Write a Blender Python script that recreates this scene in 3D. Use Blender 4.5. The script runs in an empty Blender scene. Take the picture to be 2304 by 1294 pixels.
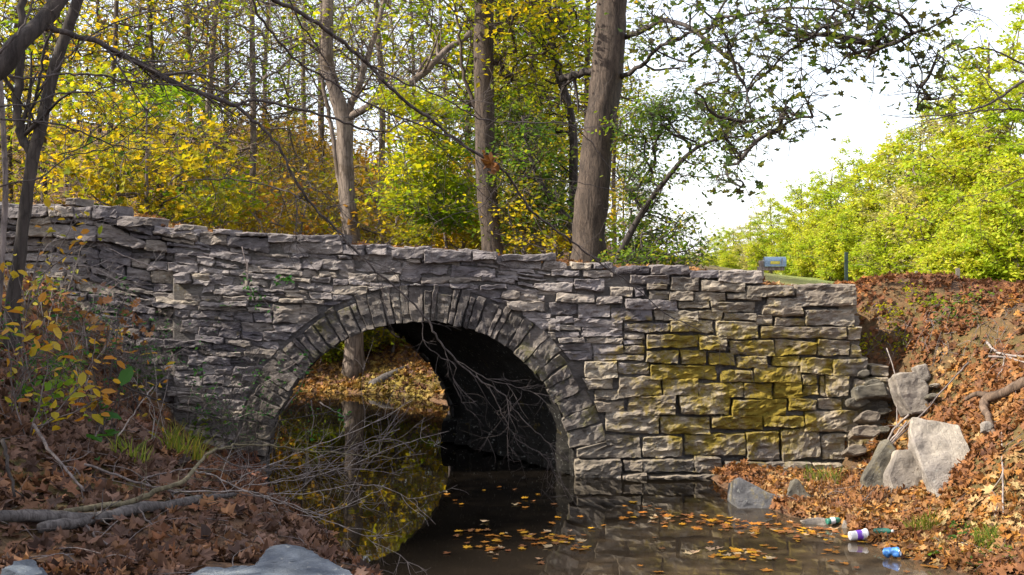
import bpy, bmesh, math, random
import numpy as np
from mathutils import Vector
random.seed(7); rng = np.random.default_rng(7)
SC = bpy.context.scene
COL = SC.collection

# ------------------------------------------------------------------ camera, world, sun, exposure
F, HX, HY, CZ = 2600.0, 1152.0, 590.0, 2.2          # focal length and principal point in photo pixels, eye height over the water
cd = bpy.data.cameras.new('camera'); cam = bpy.data.objects.new('camera', cd); COL.objects.link(cam)
cam.location = (0, 0, CZ); cam.rotation_euler = (math.pi/2, 0, 0)
cd.sensor_width = 36; cd.lens = 36*F/2304; cd.shift_y = (HY-647)/2304; cd.clip_end = 3000
SC.camera = cam
SUN_EL, SUN_AZ = math.radians(39), math.radians(-101)   # azimuth measured from +Y towards +X
w = bpy.data.worlds.new('World'); SC.world = w; w.use_nodes = True
nt = w.node_tree; bg = nt.nodes['Background']
sky = nt.nodes.new('ShaderNodeTexSky'); sky.sky_type = 'NISHITA'; sky.sun_disc = False
sky.sun_elevation = SUN_EL; sky.sun_rotation = SUN_AZ % (2*math.pi); sky.dust_density = 1.5; sky.air_density = 1.0; sky.ozone_density = 1.0
mx = nt.nodes.new('ShaderNodeMix'); mx.data_type = 'RGBA'; mx.inputs[0].default_value = .6; mx.inputs[7].default_value = (5.4, 5.4, 5.7, 1)   # thin bright haze over the blue
nt.links.new(sky.outputs[0], mx.inputs[6]); nt.links.new(mx.outputs[2], bg.inputs[0]); bg.inputs[1].default_value = 0.15
sl = bpy.data.lights.new('sun', 'SUN'); sl.energy = 5.0; sl.angle = math.radians(0.5); sl.color = (1, .93, .8)
so = bpy.data.objects.new('sun', sl); COL.objects.link(so)
sdir = Vector((math.sin(SUN_AZ)*math.cos(SUN_EL), math.cos(SUN_AZ)*math.cos(SUN_EL), math.sin(SUN_EL)))
so.rotation_euler = sdir.to_track_quat('Z', 'Y').to_euler(); so.location = (-10, 5, 20)
SC.view_settings.view_transform = 'Standard'; SC.view_settings.look = 'None'
SC.view_settings.exposure = 1.25; SC.view_settings.gamma = 1
SC.cycles.max_bounces = 8; SC.cycles.transparent_max_bounces = 4; SC.cycles.diffuse_bounces = 3
SC.cycles.glossy_bounces = 3; SC.cycles.transmission_bounces = 3
SC.cycles.caustics_reflective = False; SC.cycles.caustics_refractive = False
SC.cycles.use_denoising = True

# ------------------------------------------------------------------ helpers
def P(px, py, Y): return np.array(((px-HX)/F*Y, Y, CZ-(py-HY)/F*Y))
def hsh(ix, iy, iz, seed):
    n = (ix.astype(np.int64)*374761393 + iy.astype(np.int64)*668265263 + iz.astype(np.int64)*2147483647 + seed*974634777) & 0x7fffffff
    n = ((n ^ (n >> 13))*1274126177) & 0x7fffffff
    n = ((n ^ (n >> 15))*1103515245) & 0x7fffffff
    return (n & 0xffffff)/float(0xffffff)
def vnoise(p, seed=0):
    p = np.asarray(p, float); i = np.floor(p); f = p-i; f = f*f*(3-2*f); i = i.astype(np.int64)
    r = 0
    for dx in (0, 1):
        for dy in (0, 1):
            for dz in (0, 1):
                wgt = (f[..., 0] if dx else 1-f[..., 0])*(f[..., 1] if dy else 1-f[..., 1])*(f[..., 2] if dz else 1-f[..., 2])
                r = r + wgt*hsh(i[..., 0]+dx, i[..., 1]+dy, i[..., 2]+dz, seed)
    return r*2-1
def fbm(p, o=4, seed=0):
    p = np.asarray(p, float); r = 0; a = .5
    for k in range(o):
        r = r + a*vnoise(p*(2**k)+k*17.3, seed+k); a *= .5
    return r

class MB:
    """collects arrays of vertices and faces and links them as one mesh object"""
    def __init__(s): s.v = []; s.f = []; s.n = 0; s.at = []
    def add(s, v, faces, attr=None):
        v = np.asarray(v, float).reshape(-1, 3); s.v.append(v)
        for f in (faces if isinstance(faces, list) else [faces]): s.f.append(np.asarray(f, np.int64)+s.n)
        s.at.append(np.zeros(len(v)) if attr is None else np.broadcast_to(attr, (len(v),)).astype(float)); s.n += len(v)
    def mesh(s, name, mat, smooth=True, attr=None):
        me = bpy.data.meshes.new(name)
        if s.n:
            V = np.concatenate(s.v); me.vertices.add(len(V)); me.vertices.foreach_set('co', V.astype(np.float32).ravel())
            lp = np.concatenate([f.ravel() for f in s.f]); cnt = np.concatenate([np.full(len(f), f.shape[1]) for f in s.f])
            st = np.concatenate([[0], np.cumsum(cnt)[:-1]])
            me.loops.add(len(lp)); me.loops.foreach_set('vertex_index', lp.astype(np.int32))
            me.polygons.add(len(cnt)); me.polygons.foreach_set('loop_start', st.astype(np.int32))
            me.polygons.foreach_set('loop_total', cnt.astype(np.int32))
            me.polygons.foreach_set('use_smooth', np.full(len(cnt), smooth))
            if attr:
                a = me.attributes.new(attr, 'FLOAT', 'POINT'); a.data.foreach_set('value', np.concatenate(s.at).astype(np.float32))
            me.update(calc_edges=True)
        me.materials.append(mat)
        return me
    def build(s, name, mat, parent=None, smooth=True, attr=None):
        o = bpy.data.objects.new(name, s.mesh(name, mat, smooth, attr)); COL.objects.link(o)
        if parent: o.parent = parent; o.matrix_parent_inverse = parent.matrix_world.inverted()
        return o
def tag(o, label=None, cat=None, group=None, kind=None):
    if label: o['label'] = label
    if cat: o['category'] = cat
    if group: o['group'] = group
    if kind: o['kind'] = kind
    return o
def empty(name, loc, label=None, cat=None, group=None):
    o = bpy.data.objects.new(name, None); COL.objects.link(o); o.location = tuple(loc); o.empty_display_size = .2
    from mathutils import Matrix
    o.matrix_world = Matrix.Translation(Vector(tuple(loc)))
    return tag(o, label, cat, group)
def copy_tree(o, loc, rz, sc):
    c = o.copy(); COL.objects.link(c); c.location = tuple(loc); c.rotation_euler = (0, 0, rz); c.scale = (sc[0], sc[0], sc[1]) if isinstance(sc, tuple) else (sc,)*3
    for ch in o.children:
        d = ch.copy(); COL.objects.link(d); d.parent = c
    return c
def smooth_path(pts, seg=5, jit=0.0):
    p = np.asarray(pts, float)
    if len(p) < 3: 
        t = np.linspace(0, 1, seg+1)[:, None]; r = p[0]*(1-t)+p[-1]*t
    else:
        q = np.vstack([2*p[0]-p[1], p, 2*p[-1]-p[-2]]); r = []
        for i in range(1, len(q)-2):
            for k in range(seg):
                t = k/seg
                r.append(.5*((2*q[i])+(-q[i-1]+q[i+1])*t+(2*q[i-1]-5*q[i]+4*q[i+1]-q[i+2])*t*t+(-q[i-1]+3*q[i]-3*q[i+1]+q[i+2])*t**3))
        r.append(p[-1]); r = np.array(r)
    if jit: r[1:-1] += rng.normal(0, jit, (len(r)-2, 3))
    return r
def tube(mb, path, rad, k=6, rough=0.0, seed=0, cap=True):
    p = np.asarray(path, float); n = len(p); rad = np.broadcast_to(np.asarray(rad, float), (n,)) if np.ndim(rad) == 0 else np.asarray(rad, float)
    if len(rad) != n: rad = np.interp(np.linspace(0, 1, n), np.linspace(0, 1, len(rad)), rad)
    t = np.gradient(p, axis=0); t /= np.linalg.norm(t, axis=1)[:, None]+1e-9
    m = t.mean(0); ref = np.array((0, 1, .15)) if abs(m[1]) < .8*np.linalg.norm(m)+1e-9 else np.array((.2, 0, 1.))
    s = np.cross(t, ref); s /= np.linalg.norm(s, axis=1)[:, None]+1e-9; b = np.cross(t, s)
    a = np.linspace(0, 2*np.pi, k, endpoint=False)
    ring = s[:, None]*np.cos(a)[None, :, None]+b[:, None]*np.sin(a)[None, :, None]
    R = rad[:, None]*np.ones(k)[None]
    if rough:
        q = np.stack([np.broadcast_to(np.cos(a)*2.2, (n, k)), np.broadcast_to(np.sin(a)*2.2, (n, k)), np.broadcast_to((np.arange(n)*.35)[:, None], (n, k))], -1)
        R = R*(1+rough*fbm(q+seed*7.7, 3, seed))
    v = p[:, None]+ring*R[..., None]
    i = np.arange(n-1)[:, None]*k; j = np.arange(k)[None]; j2 = (j+1) % k
    f = np.stack([i+j, i+j2, i+k+j2, i+k+j], -1).reshape(-1, 4)
    v = v.reshape(-1, 3); fs = [f]
    if cap:
        v = np.vstack([v, p[-1]+t[-1]*rad[-1]*.3, p[0]]); c = n*k; jj = np.arange(k)
        fs.append(np.stack([(n-1)*k+jj, (n-1)*k+(jj+1) % k, np.full(k, c)], -1)); fs.append(np.stack([(jj+1) % k, jj, np.full(k, c+1)], -1))
    mb.add(v, fs)
def side_twigs(mb, path, r0, n, L, depth, up=0.0, spread=.9, k=4, start=.1, flat=None, zmin=None):
    """irregular side shoots along a branch, each forking in turn"""
    path = np.asarray(path)
    for _ in range(n):
        i = random.randint(int(len(path)*start), len(path)-2); o = path[i]; d = path[i+1]-path[i]; d = d/(np.linalg.norm(d)+1e-9)
        e = rng.normal(0, 1, 3); e -= e.dot(d)*d; e /= np.linalg.norm(e)
        if flat is not None: e[1] *= flat
        v = d*random.uniform(.5, 1)+e*spread; v[2] += up; v /= np.linalg.norm(v); l = L*random.uniform(.4, 1.2)
        pts = [o]; 
        for q in range(4):
            v = v+rng.normal(0, .2, 3); v[2] += up*.2; v /= np.linalg.norm(v); pts.append(pts[-1]+v*l/4)
        pts = np.array(pts)
        if zmin is not None: pts[:, 2] = np.maximum(pts[:, 2], zmin+.02)
        sp = smooth_path(pts, 2); tube(mb, sp, [r0, r0*.35], k, cap=False)
        if depth > 0: side_twigs(mb, sp, r0*.6, random.randint(2, 4), l*.55, depth-1, up, spread, 3, .15, flat, zmin)

# leaf templates: vertices in leaf plane, tip towards +x
def T_kite(): return np.array([(0, 0, 0), (.45, .33, .07), (1, 0, -.04), (.5, -.33, .07)]), np.array([(0, 1, 2), (0, 2, 3)])
def T_oval():
    v = np.array([(0, 0, 0), (.25, .24, .05), (.65, .26, .04), (1, 0, -.1), (.65, -.26, .04), (.25, -.24, .05)])
    return v, np.array([(0, 1, 2), (0, 2, 3), (0, 3, 4), (0, 4, 5)])
def T_maple(curl=.12, seed=0):
    r = np.random.default_rng(seed)
    an = np.radians([180, 140, 118, 92, 62, 38, 20, 0, -20, -38, -62, -92, -118, -140]); ra = np.array([.1, .42, .33, .5, .3, .53, .34, .62, .34, .53, .3, .5, .33, .42])
    ra = ra*r.uniform(.88, 1.1, len(ra))
    o = np.stack([np.cos(an)*ra, np.sin(an)*ra, curl*(ra*2)**2*r.uniform(-.2, 1.3, len(ra))+curl*.6*np.sin(an*2+seed)], 1)
    v = np.vstack([(0, 0, 0), o]); n = len(o)
    return v, np.array([(0, 1+i, 1+(i+1) % n) for i in range(n)])
def leaves(mb, pos, size, tmpl, tilt=.5, normal=None, droop=0.0, attr=None):
    pos = np.asarray(pos, float); n = len(pos)
    if n == 0: return
    tv, tf = tmpl; size = np.broadcast_to(size, (n,)) if np.ndim(size) == 0 else size
    yaw = rng.uniform(0, 2*np.pi, n)
    nz = np.array([(0, 0, 1.)]*n) if normal is None else np.array(normal, float)
    nz = nz+rng.normal(0, tilt, (n, 3)); nz /= np.linalg.norm(nz, axis=1)[:, None]
    x = np.stack([np.cos(yaw), np.sin(yaw), -droop*np.ones(n)], 1); x -= (x*nz).sum(1)[:, None]*nz; x /= np.linalg.norm(x, axis=1)[:, None]+1e-9
    y = np.cross(nz, x)
    asp = rng.uniform(.75, 1.1, n); cur = rng.uniform(.3, 1.8, n)
    v = pos[:, None]+size[:, None, None]*(tv[None, :, 0, None]*x[:, None]+tv[None, :, 1, None]*y[:, None]*asp[:, None, None]+tv[None, :, 2, None]*nz[:, None]*cur[:, None, None])
    f = (tf[None]+(np.arange(n)*len(tv))[:, None, None]).reshape(-1, tf.shape[1])
    mb.add(v.reshape(-1, 3), f, None if attr is None else np.repeat(attr, len(tv)))

# ------------------------------------------------------------------ materials
def mat_base(name):
    m = bpy.data.materials.new(name); m.use_nodes = True; n = m.node_tree.nodes; l = m.node_tree.links
    b = n['Principled BSDF']; b.inputs['Specular IOR Level'].default_value = .3
    return m, n, l, b
def ramp(n, cols, pos=None, interp='LINEAR'):
    r = n.new('ShaderNodeValToRGB'); r.color_ramp.interpolation = interp; e = r.color_ramp.elements
    while len(e) < len(cols): e.new(.5)
    for i, c in enumerate(cols):
        e[i].position = pos[i] if pos else i/max(1, len(cols)-1); e[i].color = (*c, 1)
    return r
def noise(n, l, scale, detail=5, rough=.6, coord='Object', stretch=None):
    tc = n.new('ShaderNodeTexCoord'); t = n.new('ShaderNodeTexNoise'); t.inputs['Scale'].default_value = scale
    t.inputs['Detail'].default_value = detail; t.inputs['Roughness'].default_value = rough
    if stretch:
        mp = n.new('ShaderNodeMapping'); mp.inputs['Scale'].default_value = stretch; l.new(tc.outputs[coord], mp.inputs[0]); l.new(mp.outputs[0], t.inputs[0])
    else: l.new(tc.outputs[coord], t.inputs[0])
    return t
def mix(n, l, fac, a, b, mode='MIX'):
    m = n.new('ShaderNodeMix'); m.data_type = 'RGBA'; m.blend_type = mode
    for s, v in ((m.inputs[0], fac), (m.inputs[6], a), (m.inputs[7], b)):
        if hasattr(v, 'is_output'): l.new(v, s)
        else: s.default_value = v if isinstance(v, float) else (*v, 1)
    return m.outputs[2]
def bump(n, l, b, h, strength, dist=.02):
    bp = n.new('ShaderNodeBump'); bp.inputs['Strength'].default_value = strength; bp.inputs['Distance'].default_value = dist
    l.new(h, bp.inputs['Height']); l.new(bp.outputs[0], b.inputs['Normal'])
def leaf_mat(name, cols, trans=.5, clump=None, clump_scale=.6, gloss=.1):
    m, n, l, b = mat_base(name); g = n.new('ShaderNodeNewGeometry'); r = ramp(n, cols); l.new(g.outputs['Random Per Island'], r.inputs[0])
    c = r.outputs[0]
    oi = n.new('ShaderNodeObjectInfo'); ro = ramp(n, [(1.1, .92, .85), (1, 1, 1), (.90, .96, .9), (1.08, 1.02, .95)]); l.new(oi.outputs['Random'], ro.inputs[0])
    if clump:
        t = noise(n, l, clump_scale, 2, .5); rr = ramp(n, [(0, 0, 0), (1, 1, 1)], [.42, .6]); l.new(t.outputs[0], rr.inputs[0])
        r2 = ramp(n, clump); l.new(g.outputs['Random Per Island'], r2.inputs[0]); c = mix(n, l, rr.outputs[0], c, r2.outputs[0])
    c = mix(n, l, 1.0, c, ro.outputs[0], 'MULTIPLY')
    l.new(c, b.inputs['Base Color']); b.inputs['Roughness'].default_value = .6; b.inputs['Specular IOR Level'].default_value = gloss
    if trans:
        tr = n.new('ShaderNodeBsdfTranslucent'); l.new(mix(n, l, 1.0, c, (1.45, 1.4, .75), 'MULTIPLY'), tr.inputs[0])
        ms = n.new('ShaderNodeMixShader'); ms.inputs[0].default_value = trans
        l.new(b.outputs[0], ms.inputs[1]); l.new(tr.outputs[0], ms.inputs[2]); l.new(ms.outputs[0], n['Material Output'].inputs[0])
    return m
def bark_mat(name, a, c, scale=9, strength=.6, patch=None):
    m, n, l, b = mat_base(name); t = noise(n, l, scale, 8, .7, stretch=(1, 1, .22)); r = ramp(n, [a, c], [.3, .7]); l.new(t.outputs[0], r.inputs[0]); col = r.outputs[0]
    vo = n.new('ShaderNodeTexVoronoi'); vo.feature = 'DISTANCE_TO_EDGE'; vo.inputs['Scale'].default_value = scale*1.6; tc_ = n.new('ShaderNodeTexCoord'); mp_ = n.new('ShaderNodeMapping'); mp_.inputs['Scale'].default_value = (1, 1, .16); l.new(tc_.outputs['Object'], mp_.inputs[0])
    av = n.new('ShaderNodeMix'); av.data_type = 'RGBA'; av.inputs[0].default_value = .12; l.new(mp_.outputs[0], av.inputs[6]); l.new(t.outputs['Color'], av.inputs[7]); l.new(av.outputs[2], vo.inputs['Vector'])
    rv = ramp(n, [(.45, .43, .42), (1.15, 1.15, 1.15)], [.0, .12]); l.new(vo.outputs['Distance'], rv.inputs[0]); col = mix(n, l, .8, col, rv.outputs[0], 'MULTIPLY')
    if patch:
        t2 = noise(n, l, 3.0, 3); r2 = ramp(n, [(0, 0, 0), (1, 1, 1)], [.52, .6]); l.new(t2.outputs[0], r2.inputs[0]); col = mix(n, l, r2.outputs[0], col, patch)
    l.new(col, b.inputs['Base Color']); b.inputs['Roughness'].default_value = .9; bump(n, l, b, t.outputs[0], strength, .03)
    return m
def stone_mat(name, cols, moss=(.19, .135, .008), bstr=.7, st=(1, 1, 2.6), sc=7):
    m, n, l, b = mat_base(name); g = n.new('ShaderNodeNewGeometry'); r = ramp(n, cols); l.new(g.outputs['Random Per Island'], r.inputs[0])
    t = noise(n, l, sc, 8, .7, stretch=st); r1 = ramp(n, [(.5, .49, .48), (1.28, 1.26, 1.22)], [.34, .68]); l.new(t.outputs[0], r1.inputs[0])
    c = mix(n, l, 1.0, r.outputs[0], r1.outputs[0], 'MULTIPLY')
    big = noise(n, l, 1.1, 4); rb = ramp(n, [(.60, .59, .62), (1.2, 1.17, 1.08)], [.36, .64]); l.new(big.outputs[0], rb.inputs[0]); c = mix(n, l, 1.0, c, rb.outputs[0], 'MULTIPLY')
    li = noise(n, l, 26, 3, .6); rl = ramp(n, [(0, 0, 0), (1, 1, 1)], [.62, .70]); l.new(li.outputs[0], rl.inputs[0]); 
    mu = n.new('ShaderNodeMath'); mu.operation = 'MULTIPLY'; mu.inputs[1].default_value = .35; l.new(rl.outputs[0], mu.inputs[0]); c = mix(n, l, mu.outputs[0], c, (.42, .42, .38))
    at = n.new('ShaderNodeAttribute'); at.attribute_name = 'moss'; t3 = noise(n, l, 5, 9, .75)
    ad = n.new('ShaderNodeMath'); ad.operation = 'ADD'; ma = n.new('ShaderNodeMath'); ma.operation = 'MULTIPLY_ADD'; ma.inputs[1].default_value = 2.6; ma.inputs[2].default_value = -.80; l.new(t3.outputs[0], ma.inputs[0]); l.new(at.outputs['Fac'], ad.inputs[0]); l.new(ma.outputs[0], ad.inputs[1])
    r3 = ramp(n, [(0, 0, 0), (1, 1, 1)], [.92, 1.2]); sub = n.new('ShaderNodeMath'); sub.operation = 'MULTIPLY'; sub.inputs[1].default_value = .8
    l.new(ad.outputs[0], sub.inputs[0]); r3 = ramp(n, [(0, 0, 0), (.92, .92, .92)], [.62, .98]); l.new(sub.outputs[0], r3.inputs[0])
    mc = ramp(n, [(moss[0]*.45, moss[1]*.5, moss[2]), moss, (moss[0]*1.35, moss[1]*1.25, moss[2]*2)], [.3, .5, .75]); l.new(t.outputs[0], mc.inputs[0])
    c = mix(n, l, r3.outputs[0], c, mc.outputs[0])
    l.new(c, b.inputs['Base Color']); b.inputs['Roughness'].default_value = .9; b.inputs['Specular IOR Level'].default_value = .2
    fine = noise(n, l, 16 if sc == 7 else 24, 10, .78, stretch=st); f2 = noise(n, l, 60, 4, .7, stretch=st); fa = n.new('ShaderNodeMath'); fa.operation = 'MULTIPLY_ADD'; fa.inputs[1].default_value = .25; l.new(f2.outputs[0], fa.inputs[0]); l.new(fine.outputs[0], fa.inputs[2]); bump(n, l, b, fa.outputs[0], bstr*1.2 if sc == 7 else .9, .035 if sc == 7 else .045)
    return m
def plain(name, col, rough=.6, metal=0.0, var=.15, sc=20):
    m, n, l, b = mat_base(name); t = noise(n, l, sc, 4); r = ramp(n, [tuple(c*(1-var) for c in col), tuple(min(1, c*(1+var)) for c in col)], [.35, .65]); l.new(t.outputs[0], r.inputs[0])
    l.new(r.outputs[0], b.inputs['Base Color']); b.inputs['Roughness'].default_value = rough; b.inputs['Metallic'].default_value = metal
    return m

M = {}
M['stone'] = stone_mat('wall_stone', [(.13, .118, .13), (.22, .20, .213), (.32, .29, .295), (.175, .16, .175), (.35, .305, .265), (.26, .235, .24), (.15, .137, .15)])
M['stone_tan'] = stone_mat('tan_stone', [(.26, .22, .18), (.33, .28, .225), (.20, .175, .15), (.37, .325, .27), (.28, .24, .20)])
M['ring'] = stone_mat('arch_stone', [(.125, .11, .105), (.18, .158, .15), (.11, .098, .094), (.21, .185, .168)], moss=(.11, .10, .02))
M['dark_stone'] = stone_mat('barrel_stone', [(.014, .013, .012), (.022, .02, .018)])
M['mortar'] = stone_mat('mortar', [(.16, .148, .15), (.20, .183, .178)], bstr=1.0)
M['rock'] = stone_mat('pale_rock', [(.36, .32, .28), (.41, .37, .33)], bstr=1.0, st=(1, 1, 1), sc=5)
M['rock_blue'] = stone_mat('grey_blue_rock', [(.16, .19, .235), (.19, .22, .27)], bstr=1.0, st=(1, 1, 1), sc=5)
M['rock_grey'] = stone_mat('grey_rock', [(.20, .20, .21), (.23, .23, .235)], bstr=1.0, st=(1, 1, 1), sc=5)
M['rock_dark'] = stone_mat('mossy_rock', [(.20, .185, .15), (.25, .225, .185)], bstr=1.0, st=(1, 1, 1), sc=5)
M['bark'] = bark_mat('grey_brown_bark', (.022, .016, .013), (.105, .076, .058), 16, 1.0)
M['bark_dark'] = bark_mat('dark_bark', (.018, .014, .013), (.06, .048, .042), 10, .7)
M['bark_pale'] = bark_mat('pale_mottled_bark', (.055, .042, .034), (.20, .155, .125), 9, .6, (.08, .057, .04))
M['twig_dark'] = bark_mat('dark_twig_bark', (.022, .017, .016), (.085, .068, .062), 14, .3)
M['twig'] = bark_mat('twig_bark', (.06, .047, .043), (.19, .155, .145), 14, .3)
M['twig_pale'] = bark_mat('dry_twig_bark', (.13, .105, .095), (.30, .255, .23), 14, .3)
M['root'] = bark_mat('root_bark', (.04, .026, .018), (.17, .115, .08), 9, .7)
M['log'] = bark_mat('weathered_log', (.025, .021, .02), (.15, .13, .122), 12, .9)
M['moss_branch'] = bark_mat('mossy_branch_bark', (.05, .042, .024), (.17, .14, .085), 10, .6)
M['lf_yel'] = leaf_mat('yellow_leaves', [(.38, .28, .012), (.56, .40, .02), (.46, .26, .015), (.28, .27, .015), (.62, .46, .04)], .55, [(.06, .11, .010), (.16, .2, .015), (.10, .15, .012)], .45)
M['lf_gold'] = leaf_mat('golden_leaves', [(.30, .14, .02), (.42, .23, .025), (.22, .10, .02), (.40, .28, .04), (.20, .17, .02), (.30, .12, .03)], .45, [(.16, .16, .02), (.28, .24, .02), (.10, .11, .015)], .5)
M['lf_yg'] = leaf_mat('yellow_green_leaves', [(.24, .29, .012), (.42, .38, .015), (.17, .24, .01), (.54, .42, .02), (.12, .19, .01)], .55, [(.09, .17, .01), (.16, .24, .012)], .6)
M['lf_grn'] = leaf_mat('green_leaves', [(.07, .15, .015), (.12, .22, .02), (.19, .27, .02), (.36, .32, .03)], .45, [(.04, .09, .02), (.08, .13, .02)], .8)
M['lf_dark'] = leaf_mat('dark_olive_leaves', [(.04, .07, .02), (.07, .11, .025), (.13, .13, .02), (.05, .045, .03), (.05, .09, .02)], .42)
M['lf_field'] = leaf_mat('sunlit_yellow_green_leaves', [(.36, .40, .03), (.48, .48, .03), (.30, .38, .03), (.52, .46, .06), (.4, .34, .06)], .45, [(.22, .31, .02), (.3, .36, .03)], .25)
M['lf_field2'] = leaf_mat('pale_thinning_leaves', [(.42, .38, .14), (.48, .44, .16), (.38, .30, .13), (.36, .38, .08)], .4, [(.30, .30, .08), (.42, .36, .18)], .25)
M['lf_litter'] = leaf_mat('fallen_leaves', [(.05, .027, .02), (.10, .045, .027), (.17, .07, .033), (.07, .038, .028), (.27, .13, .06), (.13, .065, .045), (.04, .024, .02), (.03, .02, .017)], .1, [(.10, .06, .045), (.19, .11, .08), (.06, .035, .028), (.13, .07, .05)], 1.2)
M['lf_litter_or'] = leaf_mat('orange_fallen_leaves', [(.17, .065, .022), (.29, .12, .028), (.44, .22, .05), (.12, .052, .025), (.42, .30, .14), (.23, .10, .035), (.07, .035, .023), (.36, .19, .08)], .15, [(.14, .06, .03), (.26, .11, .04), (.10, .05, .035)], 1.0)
M['lf_float'] = leaf_mat('floating_leaves', [(.38, .13, .02), (.30, .12, .02), (.42, .18, .03)], .1)
M['lf_float_y'] = leaf_mat('yellow_floating_leaf', [(.5, .28, .02), (.42, .2, .02)], .1)
M['lf_float_b'] = leaf_mat('brown_floating_leaf', [(.22, .09, .03), (.16, .07, .03)], .1)
M['lf_float_p'] = leaf_mat('pale_floating_leaf', [(.42, .30, .18), (.36, .25, .15)], .1)
M['grass'] = leaf_mat('grass_blades', [(.08, .14, .02), (.14, .2, .03), (.3, .28, .06)], .35)
M['fern'] = leaf_mat('deep_green_leaf', [(.02, .08, .02), (.04, .12, .025)], .4)

# ------------------------------------------------------------------ terrain
CREEK = np.array([(4, -14), (2.6, -3), (2.2, 0), (1.4, 3), (.2, 5.5), (-.6, 7), (-1.03, 8.1), (-1.5, 9.1), (-2.1, 10.3), (-2.5, 11.5), (-2.52, 12), (-3.0, 12.8), (-3.9, 14.3),
    (-4.5, 15.5), (-6, 16.6), (-9, 17.4), (-14, 18), (-20, 20), (-40, 22), (-40, 27), (-20, 25), (-14, 23), (-9, 21.6), (-5, 20.2), (-3, 19.6), (-1.5, 18.8), (-.6, 17), (-.5, 15.5), (-.62, 14.3),
    (.62, 12.2), (2.0, 12.15), (2.12, 11.4), (2.2, 10.9), (2.35, 10.0), (2.74, 9.5), (2.9, 8.6), (3.25, 8), (4.3, 6), (6, 2), (8, -3), (9, -14)], float)
CP = np.array([(0, 0, .6), (-3, 0, .9), (-6, 0, 1.6), (-1, 3, .55), (-2.5, 3, .75), (-1.5, 5.5, .66), (-2.4, 5.5, .72), (-.9, 6.2, .5), (-2.9, 7, .9), (-4, 7, 1.4), (-2.17, 7.5, .73), (-1.6, 8.3, .41),
    (-3.8, 9.5, 1.3), (-2.8, 9.5, .7), (-2.3, 9.6, .38), (-6, 9, 2.2), (-4.4, 11.5, 1.75), (-3.9, 11.5, 1.0), (-3.3, 11.5, .22), (-5.5, 11.6, 2.2), (-7, 12, 2.6), (-10, 8, 3), (-3.4, 10.5, .65), (-4.3, 10.5, 1.4),
    (3.4, 11.4, .08), (3.0, 10.3, .1), (2.6, 11.3, .06), (3.87, 10.3, .36), (3.4, 9.5, .14), (4.2, 9.5, .95), (3.94, 8.9, .45), (3.68, 8.3, .12), (4.05, 11.9, 1.2), (3.8, 11.9, .5), (4.3, 12.3, 1.82), (3.9, 12.6, 1.82), (5.3, 12, 1.86), (5.1, 11, 1.62), (4.6, 10.6, 1.15),
    (6, 9.5, 1.85), (7, 11, 1.88), (4.5, 8, .7), (5.5, 7, .8), (8, 4, 1.2), (9, 0, 1.5), (3.5, 14, 1.8), (2, 15.5, 1.85), (0, 15.5, 1.9), (6, 14, 1.72), (10, 14, 1.7), (-5.5, 14.8, 2.2), (-7, 15, 2.4), (-10, 14.5, 2.8),
    (1, 19, 1.85), (4, 17, 1.6), (7, 18, 1.3), (-.6, 21, 1.0), (-3, 21.5, .55), (-6, 23, .9), (-3, 25, 1.5), (-3, 30, 2.4), (-8, 27, 2.2), (2, 28, 2.0), (-4, 45, 4.6), (-12, 60, 8.0), (-18, 100, 14), (0, 60, 5.0), (4, 60, 3.0), (8, 35, 1.2),
    (14, 30, 1.0), (12, 60, 1.0), (22, 45, 1.0), (20, 90, 1.0), (40, 90, 1.0), (60, 200, 1.0), (30, 200, 1.0), (100, 300, 1.0), (150, 500, 1.0), (60, 500, 1.0), (-60, 60, 9), (-60, 150, 14), (-200, 300, 20), (-200, 60, 12), (-40, 300, 9), (0, 600, 1), (10, 150, 1), (15, 300, 1), (-10, 600, 2), (6, 100, 1.2), (200, 50, 1.5), (50, 20, 1.3),
    (20, 12, 1.7), (30, -40, 2), (-30, -40, 3), (-30, 8, 3.2), (-20, 30, 3.6), (300, 600, 1), (-400, 600, 30)], float)
_sx = 1.0
def _k(a, b):
    return np.sqrt(((a[:, None]-b[None])**2).sum(-1)+.04)
_A = np.zeros((len(CP)+1,)*2); _A[:-1, :-1] = _k(CP[:, :2], CP[:, :2])+np.eye(len(CP))*-.02; _A[-1, :-1] = 1; _A[:-1, -1] = 1
_W = np.linalg.solve(_A, np.append(CP[:, 2], 0))
def creek_dist(p):
    """signed distance to the shore, positive on land"""
    a = CREEK; b = np.roll(CREEK, -1, 0); d = np.full(len(p), 1e9); ins = np.zeros(len(p), bool)
    for i in range(len(a)):
        e = b[i]-a[i]; t = np.clip(((p-a[i])@e)/(e@e), 0, 1); q = a[i]+t[:, None]*e; d = np.minimum(d, np.hypot(*(p-q).T))
        c = ((a[i, 1] > p[:, 1]) != (b[i, 1] > p[:, 1])); 
        with np.errstate(divide='ignore', invalid='ignore'):
            xx = (b[i, 0]-a[i, 0])*(p[:, 1]-a[i, 1])/(b[i, 1]-a[i, 1])+a[i, 0]
        ins ^= c & (p[:, 0] < xx)
    return np.where(ins, -d, d)
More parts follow.
